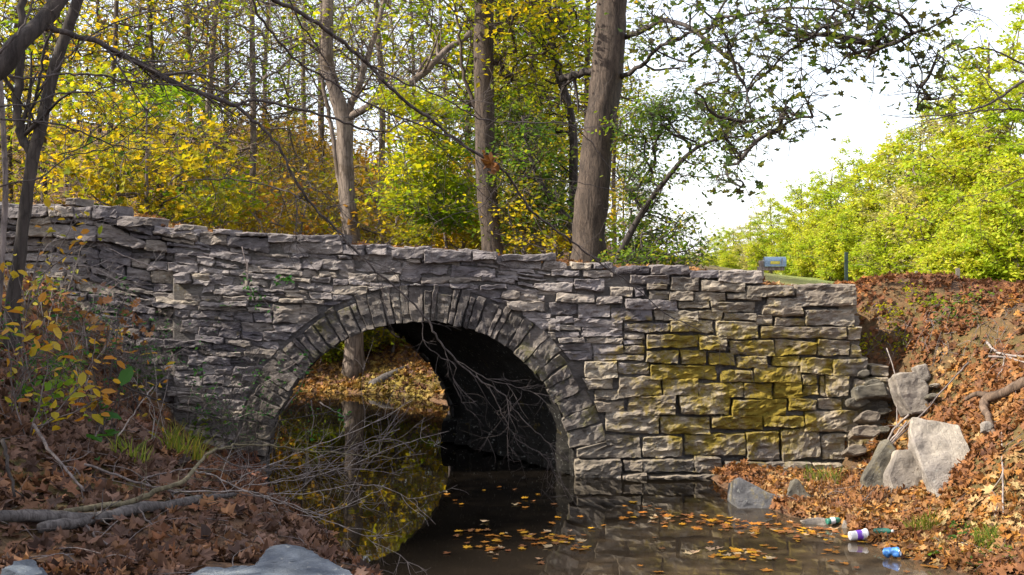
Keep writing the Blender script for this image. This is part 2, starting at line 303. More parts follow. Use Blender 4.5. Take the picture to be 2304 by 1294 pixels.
def ground(x, y):
    x = np.atleast_1d(np.asarray(x, float)).ravel(); y = np.atleast_1d(np.asarray(y, float)).ravel(); p = np.stack([x, y], 1)
    z = np.concatenate([_k(c, CP[:, :2])@_W[:-1]+_W[-1] for c in np.array_split(p, max(1, len(p)//4000))])
    z = z+.05*fbm(np.stack([x*1.3, y*1.3, x*0], 1), 3, 3)+.02*vnoise(np.stack([x*6, y*6, x*0], 1), 5)
    d = creek_dist(p)+.10*vnoise(np.stack([x*2.2, y*2.2, x*0], 1), 9); slope = np.where(y > 17.2, .32, np.where(y > 11, 1.7, 1.0))
    z = np.where(d > 0, np.minimum(np.maximum(z, .05), slope*d), -np.minimum(-d*.6, .5))
    inb = (y > 12.0) & (y < 14.15) & (x < 3.5) & (x > -9); z = np.where(inb, np.minimum(z, 1.5), z)
    near = (x > -3.6) & (x < 3.45) & (y > 11.55) & (y <= 12.0); z = np.where(near, np.minimum(z, np.where(x < -2.4, z, .06)), z)
    return z
def gz(x, y): return float(ground(x, y)[0])
_ys = np.concatenate([np.arange(2.5, 24, .03), np.geomspace(24, 150, 200)])
def hit(px, py, lift=0.0):
    """the point of the bank that the sight line through this pixel meets"""
    p = np.stack([(px-HX)/F*_ys, _ys, CZ-(py-HY)/F*_ys], 1); g = np.maximum(ground(p[:, 0], p[:, 1]), 0.0)
    i = np.nonzero(p[:, 2] < g)[0]; i = i[0] if len(i) else len(p)-1
    q = p[i].copy(); q[2] = g[i]+lift; return q

def grid_axis(lo, a, b, hi, step, n):
    return np.concatenate([a-np.geomspace(step*2, a-lo, n)[::-1], np.arange(a, b, step), b+np.geomspace(step, hi-b, n)])
xs = grid_axis(-450, -7.5, 7.5, 450, .085, 45); ys = grid_axis(-60, 3.5, 24, 700, .085, 45)
X, Y = np.meshgrid(xs, ys, indexing='ij'); Z = ground(X, Y).reshape(X.shape)
i, j = np.meshgrid(np.arange(len(xs)-1), np.arange(len(ys)-1), indexing='ij'); ny = len(ys)
mb = MB(); mb.add(np.stack([X, Y, Z], -1).reshape(-1, 3), np.stack([i*ny+j, (i+1)*ny+j, (i+1)*ny+j+1, i*ny+j+1], -1).reshape(-1, 4))
m, n, l, b = mat_base('leafy_soil'); t = noise(n, l, 14, 8, .75); r = ramp(n, [(.035, .022, .014), (.10, .055, .03), (.19, .10, .05), (.26, .17, .09)], [.3, .45, .58, .72]); l.new(t.outputs[0], r.inputs[0])
t2 = noise(n, l, .35, 4); r2 = ramp(n, [(0, 0, 0), (1, 1, 1)], [.5, .62]); l.new(t2.outputs[0], r2.inputs[0])
tg = noise(n, l, 16, 6, .8); rg = ramp(n, [(.05, .05, .015), (.13, .09, .03), (.20, .11, .045)], [.35, .5, .65]); l.new(tg.outputs[0], rg.inputs[0])
c = mix(n, l, r2.outputs[0], r.outputs[0], rg.outputs[0]); 
# meadow green far to the right
geo = n.new('ShaderNodeNewGeometry'); sx = n.new('ShaderNodeSeparateXYZ'); l.new(geo.outputs['Position'], sx.inputs[0])
mr = n.new('ShaderNodeMapRange'); mr.inputs[1].default_value = 6; mr.inputs[2].default_value = 12; l.new(sx.outputs[0], mr.inputs[0])
mr2 = n.new('ShaderNodeMapRange'); mr2.inputs[1].default_value = 15; mr2.inputs[2].default_value = 19; l.new(sx.outputs[1], mr2.inputs[0])
mu = n.new('ShaderNodeMath'); mu.operation = 'MULTIPLY'; l.new(mr.outputs[0], mu.inputs[0]); l.new(mr2.outputs[0], mu.inputs[1])
c = mix(n, l, mu.outputs[0], c, (.16, .19, .04)); l.new(c, b.inputs['Base Color']); b.inputs['Roughness'].default_value = .95; bump(n, l, b, t.outputs[0], 1.0, .06)
M['ground'] = m
tag(mb.build('ground', m), kind='structure')

# water
m, n, l, b = mat_base('creek_water'); b.inputs['Base Color'].default_value = (.040, .030, .020, 1); b.inputs['Roughness'].default_value = .02; b.inputs['IOR'].default_value = 1.40; b.inputs['Specular IOR Level'].default_value = .5
t = noise(n, l, 1.6, 3, .5, stretch=(1, .6, 1)); bump(n, l, b, t.outputs[0], .06, .05)
tm = noise(n, l, .9, 4); rm = ramp(n, [(.7, .7, .7), (1.3, 1.25, 1.2)], [.35, .7]); l.new(tm.outputs[0], rm.inputs[0])
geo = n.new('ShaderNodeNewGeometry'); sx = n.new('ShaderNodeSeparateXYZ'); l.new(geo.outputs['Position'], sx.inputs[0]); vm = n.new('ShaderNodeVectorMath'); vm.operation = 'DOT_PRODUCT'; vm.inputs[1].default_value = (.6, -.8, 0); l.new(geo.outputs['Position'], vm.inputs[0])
mr = n.new('ShaderNodeMapRange'); mr.inputs[1].default_value = -7.8; mr.inputs[2].default_value = -5.6; l.new(vm.outputs['Value'], mr.inputs[0])   # sunlit tone of the murky water painted in, brown at the near right
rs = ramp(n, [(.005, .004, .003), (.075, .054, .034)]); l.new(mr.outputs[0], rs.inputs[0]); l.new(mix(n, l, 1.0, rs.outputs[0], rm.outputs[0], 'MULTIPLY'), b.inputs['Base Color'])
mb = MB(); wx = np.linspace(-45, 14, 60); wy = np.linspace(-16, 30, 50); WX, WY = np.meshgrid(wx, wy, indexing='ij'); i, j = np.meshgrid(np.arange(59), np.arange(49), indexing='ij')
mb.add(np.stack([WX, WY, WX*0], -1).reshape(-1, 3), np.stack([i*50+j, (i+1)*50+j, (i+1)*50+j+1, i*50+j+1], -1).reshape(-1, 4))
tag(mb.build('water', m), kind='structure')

# ------------------------------------------------------------------ stone bridge
YF, YB = 11.9, 14.25; S = F/YF
ux = lambda px: (px-HX)/S
vz = lambda py: CZ-(py-HY)/S
UC, VC, R0 = ux(945), vz(1065), 343/S
UB = -2.29
TOPX = np.array([-700, -200, 20, 140, 205, 215, 268, 290, 430, 600, 800, 1000, 1200, 1400, 1560, 1700, 1800, 1925, 1990])
TOPY = np.array([440, 450, 463, 461, 464, 470, 488, 500, 516, 536, 549, 563, 581, 600, 606, 626, 648, 668, 672])
def T(u): return CZ-(np.interp(u*S+HX, TOPX, TOPY)-HY)/S
bridge = empty('stone_bridge', (UC, YF+1.1, 0), 'old grey rubble stone bridge with one round arch spanning the creek', 'bridge')

def stone(mb, quad, y0, prot, depth, moss=0.0, seed=0, mapf=None, rough=1.0, wob=.008):
    """one rough stone: rounded, split front face with skirts running back into the wall. quad = 4 (u,v) corners"""
    q = np.array(quad, float); W = np.linalg.norm(q[1]-q[0]); H = np.linalg.norm(q[3]-q[0])
    nx = max(5, min(18, int(W/.028)+2)); nyy = max(4, min(10, int(H/.026)+2))
    def ax(n_, L):
        e = min(.28, .006/L); return np.concatenate([[0, e*.35], np.linspace(e*1.6, 1-e*1.6, n_), [1-e*.35, 1]])
    s = ax(nx, W); t = ax(nyy, H); Sg, Tg = np.meshgrid(s, t, indexing='ij')
    u = (q[0][0]*(1-Sg)+q[1][0]*Sg)*(1-Tg)+(q[3][0]*(1-Sg)+q[2][0]*Sg)*Tg
    v = (q[0][1]*(1-Sg)+q[1][1]*Sg)*(1-Tg)+(q[3][1]*(1-Sg)+q[2][1]*Sg)*Tg
    du = fbm(np.stack([u*9, v*9, u*0+seed*3.1], -1), 3, 11); dv = fbm(np.stack([u*8, v*12, u*0+seed*5.3], -1), 3, 23)
    cu, cv = u.mean(), v.mean()
    cor = (np.abs(Sg-.5)*2)**6*(np.abs(Tg-.5)*2)**6
    u = u+du*wob*2.4-(u-cu)*cor*.01; v = v+dv*wob*2.4-(v-cv)*cor*.02
    u = u+.5*wob*vnoise(np.stack([u*40, v*40, u*0+seed], -1), 71); v = v+.6*wob*vnoise(np.stack([u*40, v*40, u*0+seed*2], -1), 72)
    a = np.minimum(np.minimum(Sg, 1-Sg)*W, np.minimum(Tg, 1-Tg)*H); e = np.clip(a/.008, 0, 1); e = 1-(1-e)**2
    rid = (1-np.abs(vnoise(np.stack([u*3.5+seed, v*9, u*0], -1), 61)))*.012
    nz = -rid+fbm(np.stack([u*5, v*14, u*0+seed*1.7], -1), 4, 31)*.026+fbm(np.stack([u*14, v*34, u*0+seed], -1), 3, 47)*.020
    st = np.floor((nz/.012))*.012; nz = .6*nz+.4*st
    tiltu, tiltv = random.uniform(-.12, .12), random.uniform(-.12, .16)
    y = y0-prot*e+nz*rough*e+tiltu*(u-cu)+tiltv*(v-cv)
    y[0, :] = y[-1, :] = y0+depth; y[:, 0] = y[:, -1] = y0+depth
    if mapf: u, v = mapf(u, v)
    nX, nY = u.shape; i, j = np.meshgrid(np.arange(nX-1), np.arange(nY-1), indexing='ij')
    f = np.stack([i*nY+j, (i+1)*nY+j, (i+1)*nY+j+1, i*nY+j+1], -1).reshape(-1, 4)
    mv = moss(u, v).ravel() if callable(moss) else moss
    mb.add(np.stack([u, y, v], -1).reshape(-1, 3), f, mv)

def moss_at(u, v):
    px = u*S+HX; py = HY-(v-CZ)*S
    a = np.exp(-(np.abs((px-1665)/275)**3.2))*np.exp(-(np.abs((py-868)/155)**3.0))*1.1
    blot = fbm(np.stack([u*2.2, v*2.6, u*0], -1), 3, 77)
    a = a*(.48+.62*np.clip(blot+.5, 0, 1))
    return a
def ring_moss(u, v):
    px = u*S+HX; return np.exp(-(((px-740)/60)**2))*.38+np.exp(-(((px-1190)/50)**2))*.38+np.exp(-(((px-1330)/90)**2))*.3
ROUT = R0+78/S
def push(c_u):
    def f(u, v):
        du, dv = u-c_u, v-VC; r = np.hypot(du, dv)+1e-9; lim = np.where((v < VC+.27) & (u > c_u), R0+.004, ROUT+.012); k = np.where((r < lim) & (v > VC-.05), lim/r, 1)
        return c_u+du*k, VC+dv*k
    return f
# digitised large stones at the right of the arch (crop pixels of the photograph, 2.311 times enlarged)
RS = [(385,135,590,190),(495,85,700,137),(695,110,850,157),(845,115,1080,180),(590,150,745,217),(755,160,985,225),(985,185,1240,245),(1243,192,1562,305),(200,70,300,105),(85,70,190,110),(0,65,60,104),(295,95,490,130),(140,110,300,150),(0,108,130,146),(95,152,255,220),(258,155,380,190),(0,148,90,172),(0,174,90,225),(280,195,400,250),(404,196,462,250),(465,180,582,214),(480,214,590,268),(592,220,715,275),(715,225,885,270),(887,228,1070,265),(1095,250,1320,305),
(10,228,205,280),(210,247,350,295),(360,258,632,320),(640,272,800,312),(805,272,1040,328),(1070,292,1280,350),(1295,308,1555,398),(0,282,112,345),(116,290,285,358),(290,303,502,378),(505,322,735,376),(735,320,868,368),(870,333,1040,372),(1042,345,1130,397),(1133,358,1293,400),(0,348,92,388),(95,362,350,408),(355,382,590,432),(592,374,820,440),(832,376,1055,465),(1063,402,1510,470),(1512,408,1585,468),
(0,390,130,425),(134,411,348,460),(350,434,462,470),(350,472,462,500),(468,440,740,515),(745,450,885,530),(905,473,1137,552),(1142,475,1350,553),(1362,470,1527,557),(1529,500,1585,567),(0,428,130,460),(0,462,150,490),(153,462,346,495),(0,492,184,530),(190,498,350,548),(355,503,462,548),(30,532,190,582),(192,550,462,584),(466,520,640,600),(648,527,787,599),(792,540,928,610),(935,555,1102,622),(1118,557,1271,610),(1274,565,1442,653),(1441,572,1617,668),(1640,610,1735,660),
(150,587,320,665),(323,590,487,648),(490,602,840,687),(860,627,1023,692),(1029,615,1273,698),(1278,652,1361,710),(1283,712,1366,766),(1400,657,1521,770),(1371,665,1397,762),(1545,675,1728,776),(105,668,303,730),(325,652,549,763),(552,675,740,763),(742,690,974,779),(975,697,1129,779),(1133,690,1280,776),(200,734,358,788),(195,792,355,846),(370,766,622,862),(642,765,906,864),(914,782,1201,869),(1204,772,1352,838),(1365,770,1483,838),(1490,775,1720,864),(1735,790,1850,862),
(262,850,537,957),(543,865,799,962),(803,864,1078,938),(1080,862,1285,926),(1287,840,1577,957),(1595,868,1768,942),(110,962,443,1078),(449,965,657,1076),(667,965,986,1083),(988,940,1164,1092),(1166,930,1372,1086),(1380,965,1507,1102),(1510,942,1757,1118),(1640,1000,1760,1100),
(350,1092,448,1152),(450,1085,721,1157),(720,1078,869,1157),(873,1093,1320,1252),(1322,1110,1480,1185),(100,1093,342,1192),(345,1157,466,1252),(468,1165,852,1262),(1324,1190,1500,1250)]
K7 = 800/1849.
wall = MB(); tan = MB(); coping = MB()
for n_, (a, b_, c, d) in enumerate(RS):
    p0x, p1x, p0y, p1y = 1250+a*K7, 1250+c*K7, 560+b_*K7, 560+d*K7
    if n_ == 15: continue
    jx = lambda: random.uniform(-2.2, 2.2); g = .15
    if a < 12: p0x += random.uniform(-26, 8)
    hgt = p1y-p0y; jy = lambda: random.uniform(-.10, .10)*hgt
    q = [(ux(p0x+g+jx()), vz(p1y-g*.6+jy())), (ux(p1x-g+jx()), vz(p1y-g*.6+jy())), (ux(p1x-g+jx()), vz(p0y+g*.6+jy())), (ux(p0x+g+jx()), vz(p0y+g*.6+jy()))]
    cx, cy = (p0x+p1x)/2, (p0y+p1y)/2
    if math.hypot(ux(cx)-UC, vz(cy)-VC) < (R0-.02 if vz(cy) < VC+.24 else ROUT-.02) and vz(cy) > VC-.05: continue
    low = max(0, (cy-1000)/100)
    tgt = coping if cy < 640 and b_ < 190 and cy < (np.interp(cx, TOPX, TOPY)+16) else (tan if (cx > 1470 or cy > 830) else wall)
    big = (p1x-p0x)*(p1y-p0y) > 1800
    stone(tgt, q, YF, random.uniform(.005, .035)+(.008 if big else 0)+.10*low, .22 if tgt is not coping else .4, moss=moss_at, seed=n_, mapf=push(UC), rough=1.7 if big else 1.25, wob=.009)
# coursed rubble over the arch and to the left
v = .0; rows = []; vv = -.22
def rows_gen(lo=.045, hi=.115):
    s = -.05; out = []
    while s < 1.0:
        h = random.uniform(lo, hi)/2.45; out.append((s, min(1.0, s+h))); s += h
    if out[-1][1]-out[-1][0] < .02: out.pop(); out[-1] = (out[-1][0], 1.0)
    return out
UL, UR = -8.2, ux(1250)
wavy = lambda u, s: .016*math.sin(u*2.3+s*17)+.045*float(vnoise(np.array([u*1.1, s*9, .5]), 3))
sd = 1000
for ri, (s0, s1) in enumerate(rows_gen()):
    u = UL+random.uniform(0, .2); end = UR+random.uniform(-.16, .10)
    while u < end-.04:
        hh = (s1-s0)*2.4; L = random.uniform(.13, .40)*(1.35 if hh > .1 else .95)
        if random.random() < .12: L *= 1.5
        u1 = min(u+L, end) if end-(u+L) > .08 else end
        um = (u+u1)/2; top = s1 >= .999
        recess = .10 if um < ux(398)+.05*math.sin(s0*60) and s1 < .93 else 0.0
        g = .0005
        def V(uu, s_): return -.02+s_*(T(uu)+.02)+(wavy(uu, s_) if 0 < s_ < .99 else 0)
        parts_ = [(u, u1, s0, s1)]
        if hh > .085 and random.random() < .22: parts_ = [(u, u1, s0, (s0+s1)/2), (u, u1, (s0+s1)/2, s1)]
        for (a0, a1, b0, b1) in parts_:
            jt = lambda: random.uniform(-.016, .016)*(1 if hh > .07 else .6)
            bv = random.uniform(-.02, .03) if top else 0
            q = [(a0+g+jt(), V(a0, b0)+g+jt()), (a1-g+jt(), V(a1, b0)+g+jt()), (a1-g+jt(), V(a1, b1)-g+bv+jt()), (a0+g+jt(), V(a0, b1)-g+bv+jt())]
            cu, cv = sum(x[0] for x in q)/4, sum(x[1] for x in q)/4; sd += 1
            if math.hypot(cu-UC, cv-VC) < ROUT-.03 and cv > VC-.1: continue
            if abs(cu-UC) < R0 and cv < VC: continue
            if recess == 0 and ux(355) < cu < ux(420) and abs(cv-vz(622)) < .05: pr = .16
            else: pr = random.uniform(.0, .026)+(.03 if random.random() < .07 else 0)
            if top: pr += random.uniform(0, .05)
            stone(coping if top else wall, q, YF+recess, pr, .16 if not top else .4, moss=0.0, seed=sd, mapf=push(UC), rough=1.15, wob=.013)
        u = u1
# bigger squared blocks at the left end of the parapet, loose flat cap stones
for (a, b_, c, d) in [(62, 466, 112, 488), (112, 464, 172, 490), (172, 466, 212, 492), (-40, 462, 10, 485), (10, 468, 60, 490), (150, 448, 178, 463), (213, 463, 269, 491), (270, 488, 352, 511), (395, 507, 440, 520), (482, 516, 522, 530), (522, 522, 600, 533), (602, 526, 666, 545), (668, 528, 780, 548), (880, 560, 955, 582), (955, 562, 1060, 592), (1062, 565, 1120, 585), (1125, 572, 1250, 588)]:
    sd += 1; stone(coping, [(ux(a), vz(d)), (ux(c), vz(d+random.uniform(-2, 2))), (ux(c), vz(b_+random.uniform(-2, 2))), (ux(a), vz(b_))], YF-.01, random.uniform(.04, .09), .45, seed=sd, wob=.011)
wall.build('facing_wall', M['stone'], bridge, smooth=False, attr='moss'); tan.build('mossy_wing_wall', M['stone_tan'], bridge, smooth=False, attr='moss')
coping.build('coping', M['stone'], bridge, smooth=False, attr='moss')
# arch ring: radial stones, front and back
for (name, cu, yf, sgn) in (('arch_ring', UC, YF, 1), ('rear_arch_ring', UB, YB, -1)):
    ring = MB(); a = 9.5 if sgn > 0 else -4.0; k = 0
    while a < 184:
        da = random.choice((2.2, 3, 3.6, 4.6, 5.4))*random.uniform(.85, 1.15)*(1.15 if a < 50 or a > 140 else .85); a1 = min(a+da, 186); k += 1
        ro = ROUT+random.uniform(-.06, .03); ri = R0+random.uniform(-.012, .012)
        def mp(u, v, a=a, a1=a1, ri=ri, ro=ro, cu=cu):
            an = np.radians(a+(a1-a)*u+0*v); r = ri+(ro-ri)*v
            return cu+np.cos(an)*r, VC+np.sin(an)*r
        W = math.radians(a1-a)*R0*1.1; H = ro-ri
        # generate in metric space, then bend
        def mpm(u, v, mp=mp, W=W, H=H): return mp(u/W, v/H)
        if sgn > 0: stone(ring, [(.001, 0), (W-.001+random.uniform(-.008, .004), 0), (W-.001, H), (.001+random.uniform(-.004, .008), H)], yf-.018, random.uniform(.0, .02), .2, moss=ring_moss, seed=k+500, mapf=mpm, rough=1.5, wob=.009)
        else: stone(ring, [(.006, 0), (W-.006, 0), (W-.006, H), (.006, H)], yf+.05, -.04, -.2, seed=k+500, mapf=mpm)
        a = a1
    ring.build(name, M['ring'], bridge, smooth=False, attr='moss')
# skewed barrel vault
na, nl = 90, 40; A = np.radians(np.linspace(-22, 202, na)); Lq = np.linspace(0, 1, nl); AA, LL = np.meshgrid(A, Lq, indexing='ij')
crs = np.floor(AA/math.radians(6)); rr = R0+.015+.03*fbm(np.stack([crs*3.3, LL*5, AA*2], -1), 3, 5)+.02*vnoise(np.stack([AA*9, LL*14, AA*0], -1), 8)
bu = (UC*(1-LL)+UB*LL)+np.cos(AA)*rr; bv_ = VC+np.sin(AA)*rr; by = (YF-.0)*(1-LL)+(YB+.02)*LL
i, j = np.meshgrid(np.arange(na-1), np.arange(nl-1), indexing='ij'); vb = MB()
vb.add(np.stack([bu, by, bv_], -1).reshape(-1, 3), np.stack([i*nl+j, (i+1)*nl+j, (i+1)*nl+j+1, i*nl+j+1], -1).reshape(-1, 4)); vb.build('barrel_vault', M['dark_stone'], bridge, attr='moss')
# ragged footing stones along the inside of the right abutment
ft = MB()
for k in range(9):
    t = k/8.; cx = UC*(1-t)+UB*t+R0-.05; cy = YF+.25+t*(YB-YF-.3)
    stone(ft, [(-.2, -.1), (.2, -.1), (.18, .16), (-.19, .14+random.uniform(-.02, .1))], 0, .06, .3, seed=900+k)
    a_ = ft.v[-1]; ft.v[-1] = np.stack([cx+a_[:, 1]*1.0, cy-a_[:, 0]*1.0, a_[:, 2]+.12], 1)
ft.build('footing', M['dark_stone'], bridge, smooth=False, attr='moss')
# core behind the facing: mortar joints, back wall, ends and the road fill on top
core = MB(); cu_ = np.unique(np.concatenate([np.linspace(-8.2, 3.5, 120), UC+R0*np.cos(np.linspace(0, np.pi, 40)), UB+R0*np.cos(np.linspace(0, np.pi, 40))])); nn = len(cu_)
def lowz(u, c): 
    d = np.abs(u-c); return np.where(d < R0, VC+np.sqrt(np.maximum((R0+.01)**2-d*d, 0)), -.5)
yf = YF+np.where(cu_ < ux(385), .14, np.where(cu_ < ux(1180), .004, np.where(cu_ < ux(1450), .02, .05))); tz = T(cu_)-.045
fl = np.stack([cu_, yf, lowz(cu_, UC)], 1); fm = np.stack([cu_, yf, tz], 1); bm_ = np.stack([cu_, cu_*0+YB, T(cu_)-.06], 1); bl = np.stack([cu_, cu_*0+YB, lowz(cu_, UB)], 1)
ii = np.arange(nn-1)
for (p, q) in ((fl, fm), (fm, bm_), (bm_, bl)): core.add(np.vstack([p, q]), np.stack([ii, ii+1, ii+1+nn, ii+nn], 1))
core.add(np.array([(3.5, YF+.08, -.3), (3.5, YB, -.3), (3.5, YB, T(3.5)-.06), (3.5, YF+.08, T(3.5)-.06)]), np.array([(0, 1, 2, 3)]))
core.at[0] = moss_at(fl[:, 0], fl[:, 2]).tolist()+moss_at(fm[:, 0], fm[:, 2]).tolist()
core.at[0] = np.array(core.at[0])
core.build('rubble_core', M['mortar'], bridge, smooth=False, attr='moss')
# end return of the right abutment
er = MB(); z = 0.0; sd = 3000
while z < T(3.4)-.1:
    h = random.uniform(.10, .2); y = YF+.02
    while y < 13.2:
        L = random.uniform(.2, .45); sd += 1; stone(er, [(y+.008, z+.006), (y+L-.008, z+.006), (y+L-.008, z+h-.006), (y+.008, z+h-.006)], 0, random.uniform(.03, .07), .15, seed=sd)
        a_ = er.v[-1]; er.v[-1] = np.stack([3.52-a_[:, 1], a_[:, 0], a_[:, 2]], 1); y += L
    z += h
er.build('end_wall', M['stone_tan'], bridge, smooth=False, attr='moss')

# ------------------------------------------------------------------ rocks (outline, real thickness, sunk in the bank)
def rock(name, label, poly, Yd, thick, mat, lean=.25, group=None, moss=0.0, rgh=.02, drop=0.0):
    Yd = min(Yd, hit(np.mean([q[0] for q in poly]), max(q[1] for q in poly))[1]+.05); zb = min(P(x, y, Yd)[2] for x, y in poly); pts = []
    for x, y in poly:
        yy = Yd
        for _ in range(12): yy = .5*yy+.5*(Yd+(P(x, y, yy)[2]-zb)*lean)
        pts.append(P(x, y, yy))
    c = np.mean(pts, 0)
    bm = bmesh.new(); vs = []
    for p in pts: vs.append(bm.verts.new((p[0]-c[0], (p[2]-zb)*lean, p[2]-zb)))
    f = bm.faces.new(vs); r = bmesh.ops.extrude_face_region(bm, geom=[f]); ev = [g for g in r['geom'] if isinstance(g, bmesh.types.BMVert)]
    for v_ in ev: v_.co += Vector((random.uniform(-.03, .03), thick, -thick*.3))
    for v_ in ev: v_.co.x *= .92
    bmesh.ops.recalc_face_normals(bm, faces=bm.faces); bmesh.ops.bevel(bm, geom=bm.edges[:], offset=min(.014, thick*.2), segments=1, affect='EDGES', profile=.6)
    bmesh.ops.triangulate(bm, faces=[f for f in bm.faces if len(f.verts) > 4])
    for _ in range(3):
        bmesh.ops.subdivide_edges(bm, edges=[e for e in bm.edges if e.calc_length() > .05], cuts=1, use_grid_fill=True)
        bmesh.ops.triangulate(bm, faces=[f for f in bm.faces if len(f.verts) > 4])
    co = np.array([v_.co[:] for v_ in bm.verts]); nn_ = fbm(co*7+c, 4, 13)*rgh*1.6+np.floor(fbm(co*np.array((3, 3, 3))+c*3, 2, 19)*5)*rgh*.25
    bm.normal_update()
    for v_, d_ in zip(bm.verts, nn_): v_.co += v_.normal*d_
    me = bpy.data.meshes.new(name); bm.to_mesh(me); bm.free(); me.materials.append(mat)
    for p in me.polygons: p.use_smooth = False
    a = me.attributes.new('moss', 'FLOAT', 'POINT'); a.data.foreach_set('value', np.full(len(me.vertices), moss, np.float32))
    o = bpy.data.objects.new(name, me); COL.objects.link(o); o.location = (c[0], Yd, zb-drop)
    return tag(o, label, 'rock', group)
rock('fallen_slab', 'large pale sunlit stone slab leaning on the right bank among orange leaves', [(2052, 938), (2100, 943), (2160, 955), (2180, 1000), (2205, 1060), (2222, 1092), (2170, 1098), (2112, 1122), (2094, 1100), (2076, 1058), (2060, 1010), (2045, 965)], 10.1, .14, M['rock'], .95)
rock('boulder', 'grey triangular stone wedged against the left edge of the pale leaning slab', [(2020, 1008), (2060, 1018), (2084, 1060), (2086, 1108), (2010, 1110), (1998, 1070)], 10.35, .25, M['rock'], .6)
rock('boulder', 'narrow greenish stone at the foot of the wall under the leaning sticks', [(2000, 985), (2018, 1010), (2004, 1105), (1955, 1108), (1940, 1075)], 10.6, .2, M['rock_dark'], .35, moss=.25)
rock('stone_block', 'upright squared block standing loose right of the broken wall end', [(2012, 842), (2060, 832), (2092, 868), (2088, 925), (2050, 932), (2022, 885)], 11.3, .25, M['rock'], .12)
rock('stone_block', 'small pale block perched on top of the upright squared block', [(2064, 822), (2086, 818), (2096, 850), (2078, 862), (2066, 846)], 11.5, .15, M['rock'], .1)
rock('stone_block', 'flat stone lying in the gap between wall end and upright block', [(1925, 868), (1990, 862), (1998, 890), (1930, 900)], 11.62, .25, M['rock_dark'], .1)
rock('boulder', 'blue grey pointed stone with mossy side at the waterline below the wall', [(1650, 1066), (1664, 1062), (1740, 1100), (1778, 1118), (1762, 1150), (1735, 1140), (1662, 1140), (1648, 1112)], 10.75, .3, M['rock_grey'], .5, moss=.3, drop=.04)
rock('boulder', 'small grey triangular stone right of the pointed waterline stone', [(1788, 1066), (1800, 1072), (1838, 1122), (1812, 1132), (1762, 1118)], 10.75, .22, M['rock_dark'], .2, drop=.03)
rock('boulder', 'low flat pale stone half buried in leaves at the water edge', [(1805, 1160), (1838, 1154), (1880, 1160), (1886, 1184), (1815, 1186)], 9.9, .25, M['rock'], .5, drop=.03)
rock('boulder', 'little pointed pale stone in the leaves behind the purple cup', [(1898, 1160), (1912, 1164), (1926, 1194), (1890, 1192)], 9.8, .12, M['rock'], .4, drop=.02)
rock('boulder', 'small white stone in leaf litter under the root', [(2212, 948), (2226, 942), (2240, 960), (2232, 978), (2212, 972)], 9.75, .1, M['rock'], .3)
for k_, (px, py, sz, yy) in enumerate([(1935, 905, 26, 11.7), (1960, 935, 30, 11.6), (1990, 925, 22, 11.65), (1950, 970, 34, 11.5), (1985, 965, 26, 11.5), (1930, 1010, 30, 11.6), (1965, 860, 18, 11.75), (2000, 890, 20, 11.7), (2100, 890, 14, 11.2), (2105, 865, 11, 11.3), (1945, 840, 18, 11.8)]):
    random.seed(400+k_); an_ = sorted(random.uniform(0, 6.28) for _ in range(7)); poly = [(px+math.cos(a)*sz*random.uniform(.8, 1.15), py-math.sin(a)*sz*.5*random.uniform(.7, 1.2)) for a in np.linspace(0, 6.28, 8)[:-1]]
    rock('rubble_stone', ('low flat stone', 'broad squared stone', 'small tan stone', 'large rough stone', 'brown edged stone', 'wide bottom stone', 'thin upper stone', 'chipped small stone', 'little grey stone', 'tiny pale stone', 'topmost loose stone')[k_]+(' fallen between the wall end and the loose blocks' if k_ < 8 or k_ == 10 else ' lying right of the upright squared block'), poly, yy, .2, M['stone_tan'] if k_ % 2 else M['rock_dark'], .15)
def flat_rock(name, label, poly, z, th, mat, rgh=.03):
    """a slab lying on the bank: outline traced on a level plane"""
    mbb = bmesh.new(); vs = []
    pts = []
    for x, y in poly:
        Yd = (CZ-z)/((y-HY)/F); pts.append(((x-HX)/F*Yd, Yd))
    c = np.mean(pts, 0)
    for p in pts: vs.append(mbb.verts.new((p[0]-c[0], p[1]-c[1], 0)))
    f = mbb.faces.new(vs); r = bmesh.ops.extrude_face_region(mbb, geom=[f])
    for g in r['geom']:
        if isinstance(g, bmesh.types.BMVert): g.co.z -= th; g.co.x *= 1.05; g.co.y *= 1.05
    bmesh.ops.recalc_face_normals(mbb, faces=mbb.faces); bmesh.ops.bevel(mbb, geom=mbb.edges[:], offset=.035, segments=2, affect='EDGES')
    bmesh.ops.triangulate(mbb, faces=[f for f in mbb.faces if len(f.verts) > 4])
    for _ in range(4):
        bmesh.ops.subdivide_edges(mbb, edges=[e for e in mbb.edges if e.calc_length() > .04], cuts=1, use_grid_fill=True); bmesh.ops.triangulate(mbb, faces=[f for f in mbb.faces if len(f.verts) > 4])
    co = np.array([v_.co[:] for v_ in mbb.verts]); n1 = fbm(co*3.2+3, 5, 13)*rgh*2; n2 = np.floor(fbm(co*np.array((2.5, 5, 8)), 3, 19)*6)*rgh*.45
    mbb.normal_update()
    for v_, d_ in zip(mbb.verts, n1+n2): v_.co += v_.normal*float(d_)
    me = bpy.data.meshes.new(name); mbb.to_mesh(me); mbb.free(); me.materials.append(mat)
    for p in me.polygons: p.use_smooth = False
    o = bpy.data.objects.new(name, me); COL.objects.link(o); o.location = (c[0], c[1], z); return tag(o, label, 'rock')
flat_rock('rock_slab', 'large pale blue grey flat rock at the bottom edge beside the water', [(380, 1330), (400, 1288), (455, 1268), (560, 1262), (592, 1238), (650, 1228), (715, 1240), (765, 1262), (800, 1274), (835, 1300), (850, 1400), (380, 1420)], .76, .35, M['rock_blue'], .014)
flat_rock('rock_slab', 'small pale blue grey rock in brown leaves at the lower left corner', [(-10, 1290), (12, 1264), (45, 1248), (75, 1250), (112, 1272), (120, 1288), (60, 1300)], .93, .25, M['rock_blue'], .018)

